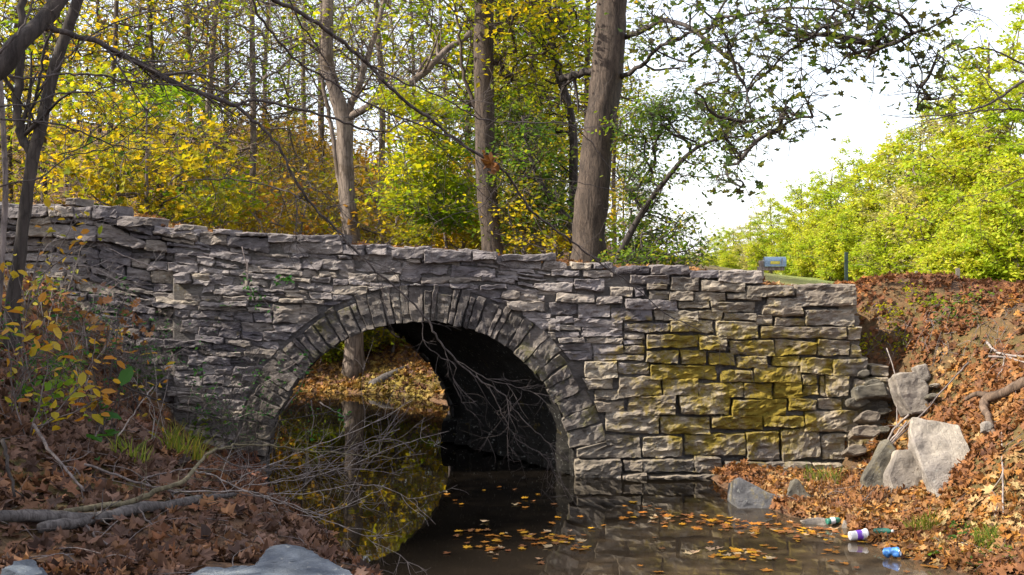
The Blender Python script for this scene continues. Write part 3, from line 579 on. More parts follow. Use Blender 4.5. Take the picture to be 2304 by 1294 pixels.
# ------------------------------------------------------------------ fallen leaves on the banks
TM = [T_maple(.06+.035*s, s) for s in range(5)]
TM[4] = (TM[4][0]*np.array((1, .5, 1.3)), TM[4][1])   # rolled, broken leaf
def litter(name, mat, n, reg, size, zlo=.03, excl=None, tilt=.45, lift=.015, kindlabel=None, dens=None):
    mb = MB(); x = rng.uniform(reg[0], reg[1], n*2); y = rng.uniform(reg[2], reg[3], n*2)
    if dens is not None: k = dens(x, y) > rng.uniform(0, 1, len(x)); x, y = x[k], y[k]
    if excl: k = ~((x > excl[0]) & (x < excl[1]) & (y > excl[2]) & (y < excl[3])); x, y = x[k], y[k]
    z = ground(x, y); k = z > zlo; x, y, z = x[k][:n], y[k][:n], z[k][:n]
    e = .05; nx = (ground(x-e, y)-ground(x+e, y))/(2*e); ny_ = (ground(x, y-e)-ground(x, y+e))/(2*e); nr = np.stack([nx, ny_, np.ones(len(x))], 1); nr /= np.linalg.norm(nr, axis=1)[:, None]
    z = np.maximum(z, 0)+rng.uniform(0, 1, len(x))**2*lift*2+lift*.5
    s = size*(.4+1.1*rng.uniform(0, 1, len(x))**1.6); ch = rng.integers(0, 5, len(x))
    for q in range(5):
        m_ = ch == q; leaves(mb, np.stack([x, y, z], 1)[m_], s[m_], TM[q], tilt, nr[m_])
    o = mb.build(name, mat, smooth=False); return tag(o, kindlabel, 'leaf litter', kind='stuff')
M['lf_crest'] = leaf_mat('rust_leaves', [(.15, .06, .025), (.24, .10, .03), (.09, .045, .025), (.33, .17, .05), (.12, .055, .03), (.06, .035, .022)], .1, [(.08, .04, .025), (.18, .09, .04)], 1.0)
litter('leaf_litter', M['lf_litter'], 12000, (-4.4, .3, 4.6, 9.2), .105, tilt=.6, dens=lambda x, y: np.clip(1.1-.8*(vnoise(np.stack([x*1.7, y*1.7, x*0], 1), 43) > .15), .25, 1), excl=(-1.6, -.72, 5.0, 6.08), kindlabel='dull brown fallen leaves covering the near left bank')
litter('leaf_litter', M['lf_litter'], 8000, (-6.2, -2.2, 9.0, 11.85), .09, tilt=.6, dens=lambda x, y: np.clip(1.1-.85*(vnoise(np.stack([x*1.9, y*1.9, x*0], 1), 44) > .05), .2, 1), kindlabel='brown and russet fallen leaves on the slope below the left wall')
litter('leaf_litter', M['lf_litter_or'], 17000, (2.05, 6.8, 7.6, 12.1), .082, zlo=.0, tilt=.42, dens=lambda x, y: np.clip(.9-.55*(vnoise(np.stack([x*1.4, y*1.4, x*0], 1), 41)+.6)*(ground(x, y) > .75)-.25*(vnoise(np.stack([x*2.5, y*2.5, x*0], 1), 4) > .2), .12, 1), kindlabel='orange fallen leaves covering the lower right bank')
litter('leaf_litter', M['lf_crest'], 9000, (3.55, 9, 11.6, 15.5), .085, tilt=.5, kindlabel='rust brown fallen leaves along the top of the right bank')
M['lf_litter_far'] = leaf_mat('brown_gold_leaves', [(.16, .08, .03), (.26, .13, .04), (.36, .22, .06), (.12, .07, .03), (.3, .24, .08), (.2, .1, .05)], .12, [(.14, .12, .03), (.24, .2, .05), (.1, .06, .03)], .7)
litter('leaf_litter', M['lf_litter_far'], 22000, (-7, 1.0, 18.6, 28), .11, tilt=.5, zlo=-.03, kindlabel='brown and gold leaves on the far bank seen through the arch')
litter('leaf_litter', M['lf_litter'], 9000, (-14, 4, 14.4, 24), .12, tilt=.4, kindlabel='brown fallen leaves on the woodland floor behind the bridge')
litter('leaf_litter', M['lf_litter_or'], 5000, (1.0, 9, 15.3, 21), .1, tilt=.5, kindlabel='rust brown fallen leaves on the verge behind the bridge end')
mb = MB(); n_g = 5200; gx = rng.uniform(1.5, 9.5, n_g); gy = rng.uniform(15.2, 23, n_g); gzz = ground(gx, gy)
for i_ in range(n_g):
    h_ = random.uniform(.05, .17); b0 = np.array((gx[i_], gy[i_], gzz[i_]-.01)); d_ = np.array((random.gauss(0, .35)*h_, random.gauss(0, .35)*h_, h_)); w_ = np.array((.006, random.uniform(-.004, .004), 0)); mb.add([b0-w_, b0+w_, b0+d_], np.array([(0, 1, 2)]))
tag(mb.build('verge_grass', M['grass'], smooth=False), 'rough dry grass on the verge behind the low end of the bridge', 'grass', kind='stuff')
def sticks(label, n, reg, mat, L=.35, r=.004):
    mb = MB(); x = rng.uniform(reg[0], reg[1], n); y = rng.uniform(reg[2], reg[3], n); z = ground(x, y); a = rng.uniform(0, 6.28, n)
    for i_ in range(n):
        if z[i_] < .03: continue
        l_ = L*random.uniform(.3, 1.5); d = np.array((math.cos(a[i_]), math.sin(a[i_]), 0))*l_; e = np.array((x[i_], y[i_], z[i_]+.03)); q = e+d; q[2] = gz(q[0], q[1])+random.uniform(.02, .09); m_ = (e+q)/2+rng.normal(0, .02, 3); m_[2] = max(m_[2], gz(m_[0], m_[1])+.03)
        rr_ = r*random.uniform(.3, 1.2); tube(mb, smooth_path([e, m_, q], 3), [rr_, rr_*.5], 4, cap=False)
    tag(mb.build('twig_litter', mat), label, 'twigs', kind='stuff')
sticks('small dead twigs strewn through the leaves on the left bank', 420, (-5.5, -.6, 5.2, 11.6), M['twig'])
sticks('small dead twigs strewn through the leaves on the right bank', 130, (2.3, 6, 8.2, 12.2), M['twig'], .25)
# leaves on the bridge top
mb = MB(); n = 3800; x = rng.uniform(-5, 3.55, n); y = rng.uniform(YF+.05, YB-.1, n); dz = rng.uniform(.0, .05, n)
k = (x > 1.6) | (rng.uniform(0, 1, n) < .5); x, y, dz = x[k], y[k], dz[k]
leaves(mb, np.stack([x, y, T(x)-.04+dz], 1), .09*rng.uniform(.5, 1.3, len(x)), TM[1], .5); tag(mb.build('leaf_litter', M['lf_litter_or'], smooth=False), 'russet fallen leaves lying along the top of the stone bridge', 'leaf litter', kind='stuff')

# floating leaves, each a thing of its own
fm_ = [MB() for _ in range(4)]
for k, mt in enumerate(('lf_float_y', 'lf_float', 'lf_float_b', 'lf_float_p')):
    fm_[k].add(TM[k][0]*np.array((1, 1, .5)), TM[k][1])
FL = [f.mesh('floating_leaf', M[mt], False) for f, mt in zip(fm_, ('lf_float_y', 'lf_float', 'lf_float_b', 'lf_float_p'))]
FLAB = ['yellow leaf floating on the dark creek water', 'orange leaf floating on the dark creek water', 'brown leaf floating on the dark creek water', 'pale tan leaf floating on the dark creek water']
def float_leaf(px, py, kind, s):
    Yd = CZ*F/(py-HY); x = (px-HX)/F*Yd
    if creek_dist(np.array([[x, Yd]]))[0] > .05: return
    o = bpy.data.objects.new('floating_leaf', FL[kind]); COL.objects.link(o); o.location = (x, Yd, .006+random.uniform(0, .008)); o.rotation_euler = (random.uniform(-.1, .1), random.uniform(-.1, .1), random.uniform(0, 6.28)); o.scale = (s, s*random.uniform(.7, 1), s)
    cn = ('yellow', 'orange', 'brown', 'pale tan')[kind]; tag(o, cn+' floating leaf '+WHERE, 'leaf', cn+' leaves '+WHERE)
def scat(n, fx, w=(2, 5, 4, 1), s=(.05, .11), wh='drifting alone on the dark creek'):
    global WHERE
    WHERE = wh
    for _ in range(n):
        px, py = fx(); float_leaf(px, py, random.choices(range(4), w)[0], random.uniform(*s))
G = random.gauss
scat(52, lambda: (1205+G(0, 55), 1215+G(0, 14)), (4, 5, 2, 2), wh='in the raft at the bottom centre of the water')
scat(14, lambda: (1110+G(0, 14), 1236+G(0, 10)), wh='in the small clump left of the centre raft')
scat(130, lambda: (lambda t: (1400+500*t, 1158+48*t+G(0, 11)))(random.random()**.8), wh='in the long raft before the mossy wall')
scat(44, lambda: (1665+G(0, 45), 1245+G(0, 9)), (6, 4, 1, 2), wh='in the bright patch left of the purple cup')
scat(22, lambda: (random.uniform(1000, 1400), random.uniform(1105, 1285)), wh='scattered on open water in front of the arch')
scat(26, lambda: (random.uniform(1400, 2050), random.uniform(1130, 1290)), wh='scattered on the brown shallows at the right')
scat(9, lambda: (random.uniform(1000, 1230), random.uniform(1085, 1140)), (2, 2, 1, 1), (.05, .09), wh='close under the dark arch opening')
scat(20, lambda: (random.uniform(1850, 2130), random.uniform(1200, 1290)), wh='at the water edge round the cup and can')

# ------------------------------------------------------------------ trees
def build_tree(name, label, cat, trunk, tr, blobs, leaf, mats, group=None, limbs=(), tmpl=None, per=26, cr=.35, flat=.5, twigs=3, parent_at=None, tw=.006, root_flare=1.35, seed=0, droop=.3, crown_name='crown', tilt=.55, k=12, start=.35):
    """trunk path, traced limbs, and twigs grown to leaf clusters that fill the crown's blobs. blobs = [(centre, radii, clusters)]"""
    if trunk[0][1] > 3: trunk = [np.array((trunk[0][0], trunk[0][1], min(trunk[0][2]-.05, gz(trunk[0][0], trunk[0][1])-.15)))]+list(trunk); tr = [tr[0]]+list(tr)
    trunk = smooth_path(trunk, 6); base = trunk[0]; root = empty(name, base, label, cat, group); tb = MB()
    n = len(trunk); rad = np.interp(np.linspace(0, 1, n), np.linspace(0, 1, len(tr)), tr); h = np.linalg.norm(trunk-base, axis=1); rad = rad*(1+(root_flare-1)*np.exp(-h/.35))
    tube(tb, trunk, rad, max(k, 14) if tr[0] > .1 else k, rough=.24, seed=seed); tb.build('trunk', M[mats[0]], root)
    br = MB(); nodes = [p for p in trunk[int(n*start):]]
    for pts, r in limbs:
        p = smooth_path(pts, 5, .01); tube(br, p, r, 8, rough=.12, seed=seed+1); side_twigs(br, p, r[-1]*.6+.003, max(3, len(p)//4), .9, 1, .1)
        nodes += list(p[2:])
    cl = []
    for c, R, m_ in blobs:
        c = np.array(c, float); R = np.array(R, float)
        while m_ > 0:
            q = rng.uniform(-1, 1, 3)
            if q@q > 1 or (q@q < .25 and random.random() < .5): continue
            q = q*R*(1+.35*float(vnoise(q*2.1+c, seed))); cl.append(c+q); m_ -= 1
    cl = np.array(cl) if cl else np.zeros((0, 3)); nodes = np.array(nodes); par = np.full(len(nodes), -1).tolist(); nd = list(nodes); edges = []
    if len(cl):
        d0 = np.sqrt(((cl[:, None]-nodes[None])**2).sum(-1)).min(1); cl = cl[np.argsort(d0)]
        arr = np.zeros((len(nodes)+len(cl)*2, 3)); arr[:len(nodes)] = nodes; m_ = len(nodes); par = [-1]*m_
        for c in cl:
            d = np.sqrt(((arr[:m_]-c)**2).sum(1))+.8*np.maximum(0, arr[:m_, 2]-c[2]+.1); p = int(np.argmin(d)); mid = (arr[p]+c)/2+rng.normal(0, .07, 3)*np.linalg.norm(arr[p]-c); 
            arr[m_] = mid; arr[m_+1] = c; par += [p, m_]; m_ += 2
        cnt = np.ones(m_)
        for q in range(m_-1, len(nodes)-1, -1):
            if par[q] >= 0: cnt[par[q]] += cnt[q]
        cnt[:len(nodes)] = 1e9; rmax = max(.02, tr[-1]*.9)
        for q in range(len(nodes), m_, 2):
            a_ = arr[par[q]]; b1 = min(rmax, tw*math.sqrt(min(cnt[q], 400)*.5)); b0 = min(rmax, tw*math.sqrt(min(cnt[q+1], 400)*.5))
            tube(br, smooth_path([a_, arr[q], arr[q+1]], 2), [b1, b0], 4, cap=False)
        # fine bare twigs round each cluster
        for c in cl:
            for _ in range(twigs):
                v_ = rng.normal(0, 1, 3); v_ *= cr*random.uniform(.7, 1.8)/np.linalg.norm(v_); tube(br, [c, c+v_*.5+rng.normal(0, .04, 3), c+v_], [tw*.9, tw*.35], 3, cap=False)
    if br.n: br.build('branches', M[mats[1]], root)
    if len(cl) and per:
        cm = MB(); nl = (per*rng.uniform(.3, 1.7, len(cl))).astype(int); pos = np.repeat(cl, nl, 0)+rng.normal(0, .55, (nl.sum(), 3))*cr*np.array((1, 1, flat))
        leaves(cm, pos, leaf*rng.uniform(.6, 1.3, len(pos)), tmpl or T_kite(), tilt, droop=droop); cm.build(crown_name, M[mats[2]], root, smooth=False)
    return root
PP = lambda pts, Y: [P(x, y, Y if np.ndim(Y) == 0 else Y[i]) for i, (x, y) in enumerate(pts)]
def blob(px, py, Y, rx, ry, rz, n): return (P(px, py, Y), (rx/F*Y, rz, ry/F*Y), n)

# tree C: thick trunk right behind the bridge
YC = 15.6
build_tree('tree', 'thick grey brown trunk rising right behind the bridge wall, with hanging dark leaves', 'tree',
    PP([(1322, 640), (1325, 560), (1330, 450), (1348, 300), (1366, 150), (1377, 0), (1385, -200), (1400, -500)], YC), [.235, .225, .22, .215, .21, .2, .17, .12],
    [blob(1560, 60, YC-1.5, 150, 90, 1.2, 50), blob(1740, 60, YC-3, 160, 100, 1.2, 70), blob(1900, 60, YC-4, 150, 80, 1.0, 50), blob(2070, 180, YC-4, 50, 90, .6, 22), blob(1680, 210, YC-3, 170, 110, 1.2, 46), blob(1790, 260, YC-3, 80, 60, .6, 14), blob(1990, 90, YC-4, 60, 40, .6, 16), blob(2160, 20, YC-4.5, 22, 22, .3, 4),
     blob(1640, 400, YC-3, 50, 60, .6, 10), blob(1560, -120, YC-1, 300, 90, 1.5, 60)],
    .105, ('bark', 'bark_dark', 'lf_dark'), tmpl=TM[1], per=6, cr=.34, flat=.9, twigs=2, seed=3, droop=.9, start=.75,
    limbs=[(PP([(1400, 85), (1440, 70), (1500, 47), (1565, 70), (1625, 120), (1666, 151), (1676, 191), (1693, 261), (1730, 300)], [YC, YC-.3, YC-.8, YC-1.5, YC-2, YC-2.3, YC-2.5, YC-2.7, YC-2.8]), [.04, .028, .015, .006]),
           (PP([(1398, 175), (1440, 150), (1480, 110), (1530, 85), (1600, 60), (1750, 20), (1900, 30), (2000, 100)], [YC, YC-.4, YC-.9, YC-1.5, YC-2.2, YC-3, YC-3.6, YC-4]), [.035, .022, .014, .006]),
           (PP([(1340, 158), (1300, 168), (1262, 178)], [YC, YC+.2, YC+.5]), [.06, .05, .045]),
           (PP([(1385, -60), (1500, -90), (1650, -60), (1800, -20), (1950, 30), (2060, 130), (2080, 220)], [YC, YC-1, YC-2, YC-3, YC-3.6, YC-4, YC-4]), [.05, .03, .014, .006])])
# drooping shoot with larger leaves at the top right corner belongs to the same crown's outer limb
# tree B
YBt = 16.9
build_tree('tree', 'straight brown trunk in the middle of the woods behind the bridge crown', 'tree',
    PP([(1112, 600), (1106, 540), (1094, 400), (1090, 250), (1088, 120), (1090, 0), (1092, -220), (1100, -500)], YBt), [.16, .15, .147, .147, .147, .14, .11, .07],
    [blob(1180, 40, YBt, 130, 90, 1.8, 60), blob(1010, -60, YBt, 160, 90, 2, 30), blob(1150, 170, YBt+.8, 80, 60, 1.2, 26)], .10, ('bark', 'bark', 'lf_yg'), per=22, cr=.4, seed=5, start=.6, twigs=4,
    limbs=[(PP([(1098, 100), (1130, 60), (1180, 20), (1230, -30)], YBt), [.06, .03]), (PP([(1085, 270), (1060, 215), (1040, 150), (1035, 80), (1020, 0)], YBt), [.035, .015])])
# tree A forks
YA = 20.3
build_tree('tree', 'forked tree with sunlit left side and long pale limb behind the bridge crown', 'tree',
    PP([(796, 600), (791, 545), (783, 450), (777, 350), (774, 270), (752, 200), (737, 130), (738, 0), (742, -200), (750, -420)], YA), [.165, .15, .14, .14, .145, .12, .105, .1, .08, .05],
    [blob(700, 20, YA, 120, 70, 1.5, 18), blob(840, 60, YA, 80, 80, 1.3, 18), blob(600, 60, YA+.5, 110, 80, 1.4, 18)], .095, ('bark_pale', 'bark_pale', 'lf_yg'), per=14, cr=.38, seed=6, start=.6, twigs=5,
    limbs=[(PP([(776, 260), (800, 215), (818, 160), (835, 100), (855, 40), (872, -30)], YA), [.075, .05, .04]),
           (PP([(780, 268), (820, 245), (870, 215), (920, 188), (965, 155), (1005, 112), (1060, 72)], [YA, YA-.2, YA-.3, YA-.3, YA-.2, YA, YA]), [.07, .06, .055, .05]),
           (PP([(771, 470), (760, 380), (745, 280), (728, 200), (722, 120)], [YA+.1, YA+.3, YA+.4, YA+.5, YA+.6]), [.05, .03])])
# tree D, thin and leaning between B and C
YD = 17.5
build_tree('tree', 'slim crooked dark trunk leaning left between the two thickest trunks', 'tree', PP([(1300, 600), (1290, 480), (1290, 300), (1275, 225), (1256, 162), (1240, 93), (1234, 0), (1240, -150)], YD), [.07, .065, .065, .06, .06, .055, .05, .03],
    [blob(1250, 80, YD, 110, 90, 1.2, 44), blob(1180, 230, YD+.5, 110, 70, 1.2, 40), blob(1240, 330, YD+.6, 90, 90, 1.2, 44)], .085, ('bark_dark', 'bark_dark', 'lf_yg'), per=17, cr=.3, seed=8, twigs=3, start=.3,
    limbs=[(PP([(1222, 130), (1238, 90), (1262, 30), (1275, -20)], YD), [.03, .02])])
build_tree('tree', 'dark slanting stem crossing low in front of the thickest trunk base', 'tree', PP([(1290, 620), (1284, 510), (1250, 460), (1214, 408), (1190, 340), (1175, 260)], 16.6), [.055, .05, .045, .03, .02], [blob(1180, 330, 16.6, 60, 70, .8, 26)], .08, ('bark_dark', 'bark_dark', 'lf_grn'), per=18, cr=.28, seed=9)

# evergreen looking shrub-tree to the right of C
build_tree('sapling', 'bushy dark green small tree spreading right of the thickest trunk', 'tree', PP([(1375, 640), (1400, 560), (1450, 470), (1500, 402), (1550, 346), (1605, 316), (1686, 304), (1730, 285)], [15, 15, 14.8, 14.5, 14.3, 14.2, 14, 13.9]), [.05, .045, .035, .03, .02, .012, .006],
    [blob(1450, 280, 15, 75, 70, .9, 60), blob(1440, 420, 15.2, 60, 80, .8, 46), blob(1560, 260, 14.6, 110, 80, .8, 50), blob(1500, 520, 15.2, 90, 60, .8, 30), blob(1600, 330, 14.2, 90, 90, .7, 34), blob(1650, 250, 14, 70, 70, .6, 22), blob(1440, 575, 15, 80, 30, .8, 30), blob(1560, 555, 14.6, 40, 22, .5, 8)],
    .062, ('bark_dark', 'bark_dark', 'lf_grn'), tmpl=T_oval(), per=22, cr=.22, flat=.6, twigs=5, seed=11, droop=.7, start=.25, root_flare=1.1, tw=.004)

M['lf_ms'] = leaf_mat('maple_sapling_leaves', [(.04, .10, .010), (.09, .15, .012), (.26, .23, .012), (.44, .29, .015), (.05, .10, .012), (.5, .36, .02)], .5, [(.30, .28, .015), (.36, .26, .015), (.08, .14, .012)], .9)
# understorey behind the wall
def under(label, px, Y, top, blobs, mat, leaf, per, cr=.3, group=None, lean=0, name='sapling', bark='twig', tmpl=None, flat=.45, tr=.035, seed=1, twigs=3):
    return build_tree(name, label, 'tree', PP([(px, 640), (px+lean*.3, (620+top)/2+40), (px+lean*.7, (620+top)/2-60), (px+lean, top)], Y), [tr, tr*.8, tr*.5, tr*.25], blobs, leaf, (bark, bark, mat), group, per=per, cr=cr, flat=flat, tmpl=tmpl, seed=seed, root_flare=1.15, start=.15, twigs=twigs, tw=.004)
under('broad deep green and yellow maple sapling filling the view above the left wall', 330, 14.9, 230, [blob(330, 400, 15, 210, 90, 1.2, 60), blob(250, 300, 15.2, 170, 80, 1.2, 34), blob(430, 320, 15.3, 110, 80, 1, 22), blob(430, 470, 14.9, 110, 40, .8, 30), blob(180, 430, 14.8, 110, 60, .8, 24)], 'lf_ms', .12, 13, .36, tmpl=TM[2], seed=20)
under('yellow green maple sapling leaning over the creek left of the forked tree', 470, 20.6, 300, [blob(480, 440, 20.6, 110, 60, 1, 40), blob(400, 250, 20.4, 110, 60, 1, 26), blob(250, 220, 20, 130, 60, 1, 26)], 'lf_yg', .12, 16, .3, tmpl=TM[0], seed=21, lean=-60)
under('bright yellow green sapling with layered leaves between forked tree and middle trunk', 1012, 19.4, 180, [blob(960, 330, 18.5, 80, 60, 1, 46), blob(910, 420, 18.4, 60, 60, .9, 40), blob(1010, 450, 18.5, 70, 70, 1, 60), blob(900, 230, 18.6, 50, 30, .7, 18), blob(985, 250, 18.6, 45, 35, .7, 26)], 'lf_yg', .11, 26, .33, flat=.3, seed=22, lean=-80, tr=.03)
under('glowing yellow sapling standing just left of the middle trunk', 1040, 20, 300, [blob(1040, 420, 20, 60, 80, 1, 50), blob(1090, 520, 19.5, 90, 40, 1, 40), blob(960, 520, 20, 70, 35, .8, 30)], 'lf_yel', .10, 26, .33, flat=.35, seed=23, lean=20)
under('olive green sapling between the middle trunk and the thickest trunk', 1180, 17.2, 230, [blob(1180, 380, 17.2, 90, 80, .9, 60), blob(1230, 480, 17, 70, 60, .8, 46), blob(1150, 290, 17.4, 80, 60, .9, 46), blob(1140, 500, 17.4, 50, 50, .8, 30)], 'lf_grn', .085, 24, .28, flat=.4, seed=24)
under('yellow tipped shrub low behind the wall beside the thickest trunk', 1250, 16.6, 420, [blob(1230, 540, 16.6, 90, 30, .7, 34), blob(1180, 470, 16.8, 60, 50, .7, 26)], 'lf_yel', .085, 18, .26, seed=25)
under('dense green shrub at the foot of the thickest trunk on its right', 1420, 16.2, 470, [blob(1430, 530, 16.2, 60, 45, .7, 34), blob(1500, 580, 15.6, 70, 22, .5, 20), blob(1405, 590, 14.9, 40, 18, .4, 10)], 'lf_grn', .07, 22, .24, seed=26)

# woods beyond: slender trees, shared builds
def proto(seed, H, mat, ncl, per, leaf, bark, spread=1.6, cb=.35, tr=.13, cr=.5, flat=.5, twigs=4, tw=.009):
    random.seed(seed); lean = random.uniform(-.3, .3)
    tp = [np.array((0, 0, -.4)), np.array((lean*.3, .1, H*.3)), np.array((lean, -.1, H*.6)), np.array((lean*1.4+random.uniform(-.4, .4), .1, H*.92))]
    bl = [((lean*1.2, 0, H*(cb+(1-cb)*.45)), (spread, spread, H*(1-cb)*.5), int(ncl*.6)), ((lean+random.uniform(-1, 1)*spread*.5, random.uniform(-1, 1)*spread*.5, H*(cb+(1-cb)*.3)), (spread*.9, spread*.9, H*(1-cb)*.3), int(ncl*.4))]
    return tp, [tr, tr*.85, tr*.6, tr*.2], bl, leaf, mat, per, bark, cr, flat, twigs, tw
def make_proto(name, label, cat, group, args, seed):
    tp, tr, bl, leaf, mat, per, bark, cr, flat, twigs, tw = args
    return build_tree(name, label, cat, tp, tr, bl, leaf, (bark, bark, mat), group, per=per, cr=cr, flat=flat, seed=seed, twigs=twigs, k=8, tw=tw)
WG = [('slender tree with thin yellow leaves in the far woods', 'yellow woodland trees behind the bridge', 'lf_yel'), ('slender tree with rusty gold leaves in the far woods', 'golden woodland trees behind the bridge', 'lf_gold'), ('slender tree with yellow green leaves in the far woods', 'yellow green woodland trees behind the bridge', 'lf_yg'), ('nearly bare slender tree with fine grey twigs in the far woods', 'bare woodland trees behind the bridge', 'lf_gold')]
wp = [make_proto('woodland_tree', WG[0][0], 'tree', WG[0][1], proto(1, 11, 'lf_yel', 120, 17, .15, 'bark', 1.9, .12, .07), 41), make_proto('woodland_tree', WG[1][0], 'tree', WG[1][1], proto(2, 12, 'lf_gold', 120, 11, .14, 'bark', 2.0, .15, .08), 42),
      make_proto('woodland_tree', WG[2][0], 'tree', WG[2][1], proto(3, 12, 'lf_yg', 120, 15, .15, 'bark', 2.0, .2, .08), 43), make_proto('woodland_tree', WG[3][0], 'tree', WG[3][1], proto(4, 13, 'lf_yg', 130, 8, .13, 'bark_pale', 2.1, .2, .08, .6, .8, 5), 44)]
spots = [(20, 19, 0), (110, 24, 2), (180, 18.5, 0), (260, 22, 0), (330, 28, 1), (390, 20.5, 0), (415, 26, 3), (500, 34, 1), (560, 24, 3), (600, 44, 3), (690, 38, 3), (730, 30, 3), (850, 28, 3), (880, 50, 1), (935, 34, 3), (1000, 46, 3), (1060, 27, 2), (1130, 26, 2), (1170, 30, 0), (1210, 24, 2), (1260, 30, 0), (1330, 26, 2), (1385, 34, 2), (60, 34, 1), (-110, 26, 1), (30, 30, 0), (90, 45, 1), (150, 40, 0), (230, 34, 2), (300, 45, 1), (455, 42, 0), (1150, 40, 0), (1240, 45, 0), (1310, 40, 0), (-60, 22, 0), (-40, 30, 2), (470, 23, 3), (350, 24, 2), (650, 70, 3), (790, 66, 3), (1010, 75, 3), (1350, 52, 2), (1405, 72, 0)]
def where(px, Yd):
    a = 'at the left edge behind the forking trunk' if px < 140 else 'above the left wall end' if px < 300 else 'behind the broad maple sapling' if px < 450 else 'left of the forked tree' if px < 700 else 'beside the forked tree' if px < 900 else 'between forked tree and middle trunk' if px < 1080 else 'between middle and thickest trunk' if px < 1290 else 'right of the thickest trunk'
    return ('nearer one ' if Yd < 25 else 'middle distance one ' if Yd < 36 else 'farthest one ')+a
used = set(); random.seed(99)
for (px, Yd, kd) in spots:
    x = (px-HX)/F*Yd; z = gz(x, Yd); 
    if z < .2: continue
    s = random.uniform(.85, 1.2); rz = random.uniform(0, 6.28)
    if kd in used: o = copy_tree(wp[kd], (x, Yd, z), rz, (s, s*random.uniform(.85, 1.15)))
    else: used.add(kd); o = wp[kd]; o.location = (x, Yd, z); o.rotation_euler = (0, 0, rz)
    o['label'] = ('thin yellow leaved tree, ', 'slender rusty gold tree, ', 'slender yellow green tree, ', 'nearly bare grey tree, ')[kd]+where(px, Yd)
# low woodland shrubs that close the view above the wall
sg = [('low golden leafed shrub on the woodland floor', 'golden shrubs on the woodland floor', 'lf_gold'), ('low yellow leafed shrub on the woodland floor', 'yellow shrubs on the woodland floor', 'lf_yel')]
sp = []
for k, (lb, gp, mt) in enumerate(sg):
    random.seed(60+k); sp.append(build_tree('woodland_shrub', lb, 'shrub', [np.array((0, 0, -.2)), np.array((.1, 0, .8)), np.array((.0, .1, 1.7)), np.array((.2, 0, 2.6))], [.03, .025, .015, .008], [((0, 0, 1.6), (1.3, 1.3, 1.2), 90), ((.5, 0, .6), (1.4, 1.2, .5), 40)], .11, ('twig', 'twig', mt), gp, per=16, cr=.3, seed=60+k, twigs=5, k=6, tw=.005))
sspots = [(560, 20, 0), (630, 22, 0), (690, 21, 0), (740, 24, 1), (850, 22.5, 0), (880, 21, 1), (480, 21, 1), (600, 27, 0), (660, 32, 0), (720, 30, 0), (830, 30, 0), (900, 30, 1), (420, 18.5, 1), (150, 17.5, 1), (60, 17.5, 1), (240, 17, 1), (540, 35, 0), (780, 36, 0), (950, 24, 1), (1060, 24, 1), (1150, 22, 1), (1210, 21, 1), (620, 42, 0), (700, 45, 0), (1380, 22, 1), (980, 34, 0), (310, 30, 0), (400, 32, 0), (20, 22, 0), (100, 30, 0), (-20, 30, 1), (200, 24, 0), (60, 40, 0), (-40, 20, 1)]
used = set()
for (px, Yd, kd) in sspots:
    x = (px-HX)/F*Yd; z = gz(x, Yd); 
    if z < .15: continue
    s = random.uniform(.8, 1.35); rz = random.uniform(0, 6.28)
    if kd in used: o = copy_tree(sp[kd], (x, Yd, z), rz, s)
    else: used.add(kd); o = sp[kd]; o.location = (x, Yd, z); o.rotation_euler = (0, 0, rz)
    o['label'] = ('low golden shrub, ', 'low yellow shrub, ')[kd]+where(px, Yd+3)
lg = MB(); tube(lg, smooth_path([P(838, 868, 19.6), P(865, 855, 19.8), P(915, 830, 20.3)], 5), [.10, .11, .07], 10, .2, 3); tag(lg.build('fallen_log', M['log']), 'broken log lying on the far bank seen through the arch', 'log')
M['lf_bank'] = leaf_mat('bank_bush_leaves', [(.2, .3, .015), (.38, .4, .02), (.14, .24, .012), (.5, .42, .03)], .5)
# undergrowth on the far bank under the arch
random.seed(5)
lowb = build_tree('bank_shrub', 'low green and yellow bush on the far bank seen through the arch', 'shrub', [np.array((0, 0, -.1)), np.array((.1, 0, .3)), np.array((0, .1, .7)), np.array((.1, 0, 1.0))], [.015, .01, .006, .004], [((0, 0, .5), (.8, .7, .45), 60)], .08, ('twig', 'twig', 'lf_bank'), 'low bushes on the far bank', per=26, cr=.2, seed=71, twigs=4, k=5, tw=.003)
first = True
for (px, Yd) in [(720, 20.9), (765, 20.9), (810, 21.0), (845, 21.3), (760, 21.6), (800, 22.0), (850, 22.2), (720, 21.4), (900, 22.6), (825, 21.2), (780, 21.2), (690, 21.6), (740, 22.4), (870, 23)]:
    x = (px-HX)/F*Yd; loc = (x, Yd, gz(x, Yd))
    if first: lowb.location = loc; first = False
    else: copy_tree(lowb, loc, random.uniform(0, 6), random.uniform(.55, .85))

# sunlit row of trees at the right, across the meadow
fp = []
FLAB2 = ['tall full yellow green tree in the sunlit row across the meadow', 'rounded bright yellow tree in the sunlit row across the meadow', 'thinning pale tree with white branches in the sunlit row across the meadow', 'low bushy bright yellow tree at the near end of the sunlit row']
FG = ['tall yellow green trees across the meadow', 'rounded yellow trees across the meadow', 'pale thinning trees across the meadow', 'low bushy yellow trees across the meadow']
for k, (mt, H, ncl, per, spr, cb, bark) in enumerate([('lf_field', 13, 330, 44, 3.4, .02, 'bark_pale'), ('lf_field', 10, 300, 46, 3.2, .02, 'bark'), ('lf_field2', 13, 330, 20, 3.2, .05, 'bark_pale'), ('lf_field', 7, 300, 46, 2.8, .0, 'bark_pale')]):
    a = proto(80+k, H, mt, int(ncl*1.35), per, .24, bark, spr, cb, .2, .44, .5, 2, .022); fp.append(make_proto('meadow_tree', FLAB2[k], 'tree', FG[k], a, 80+k))
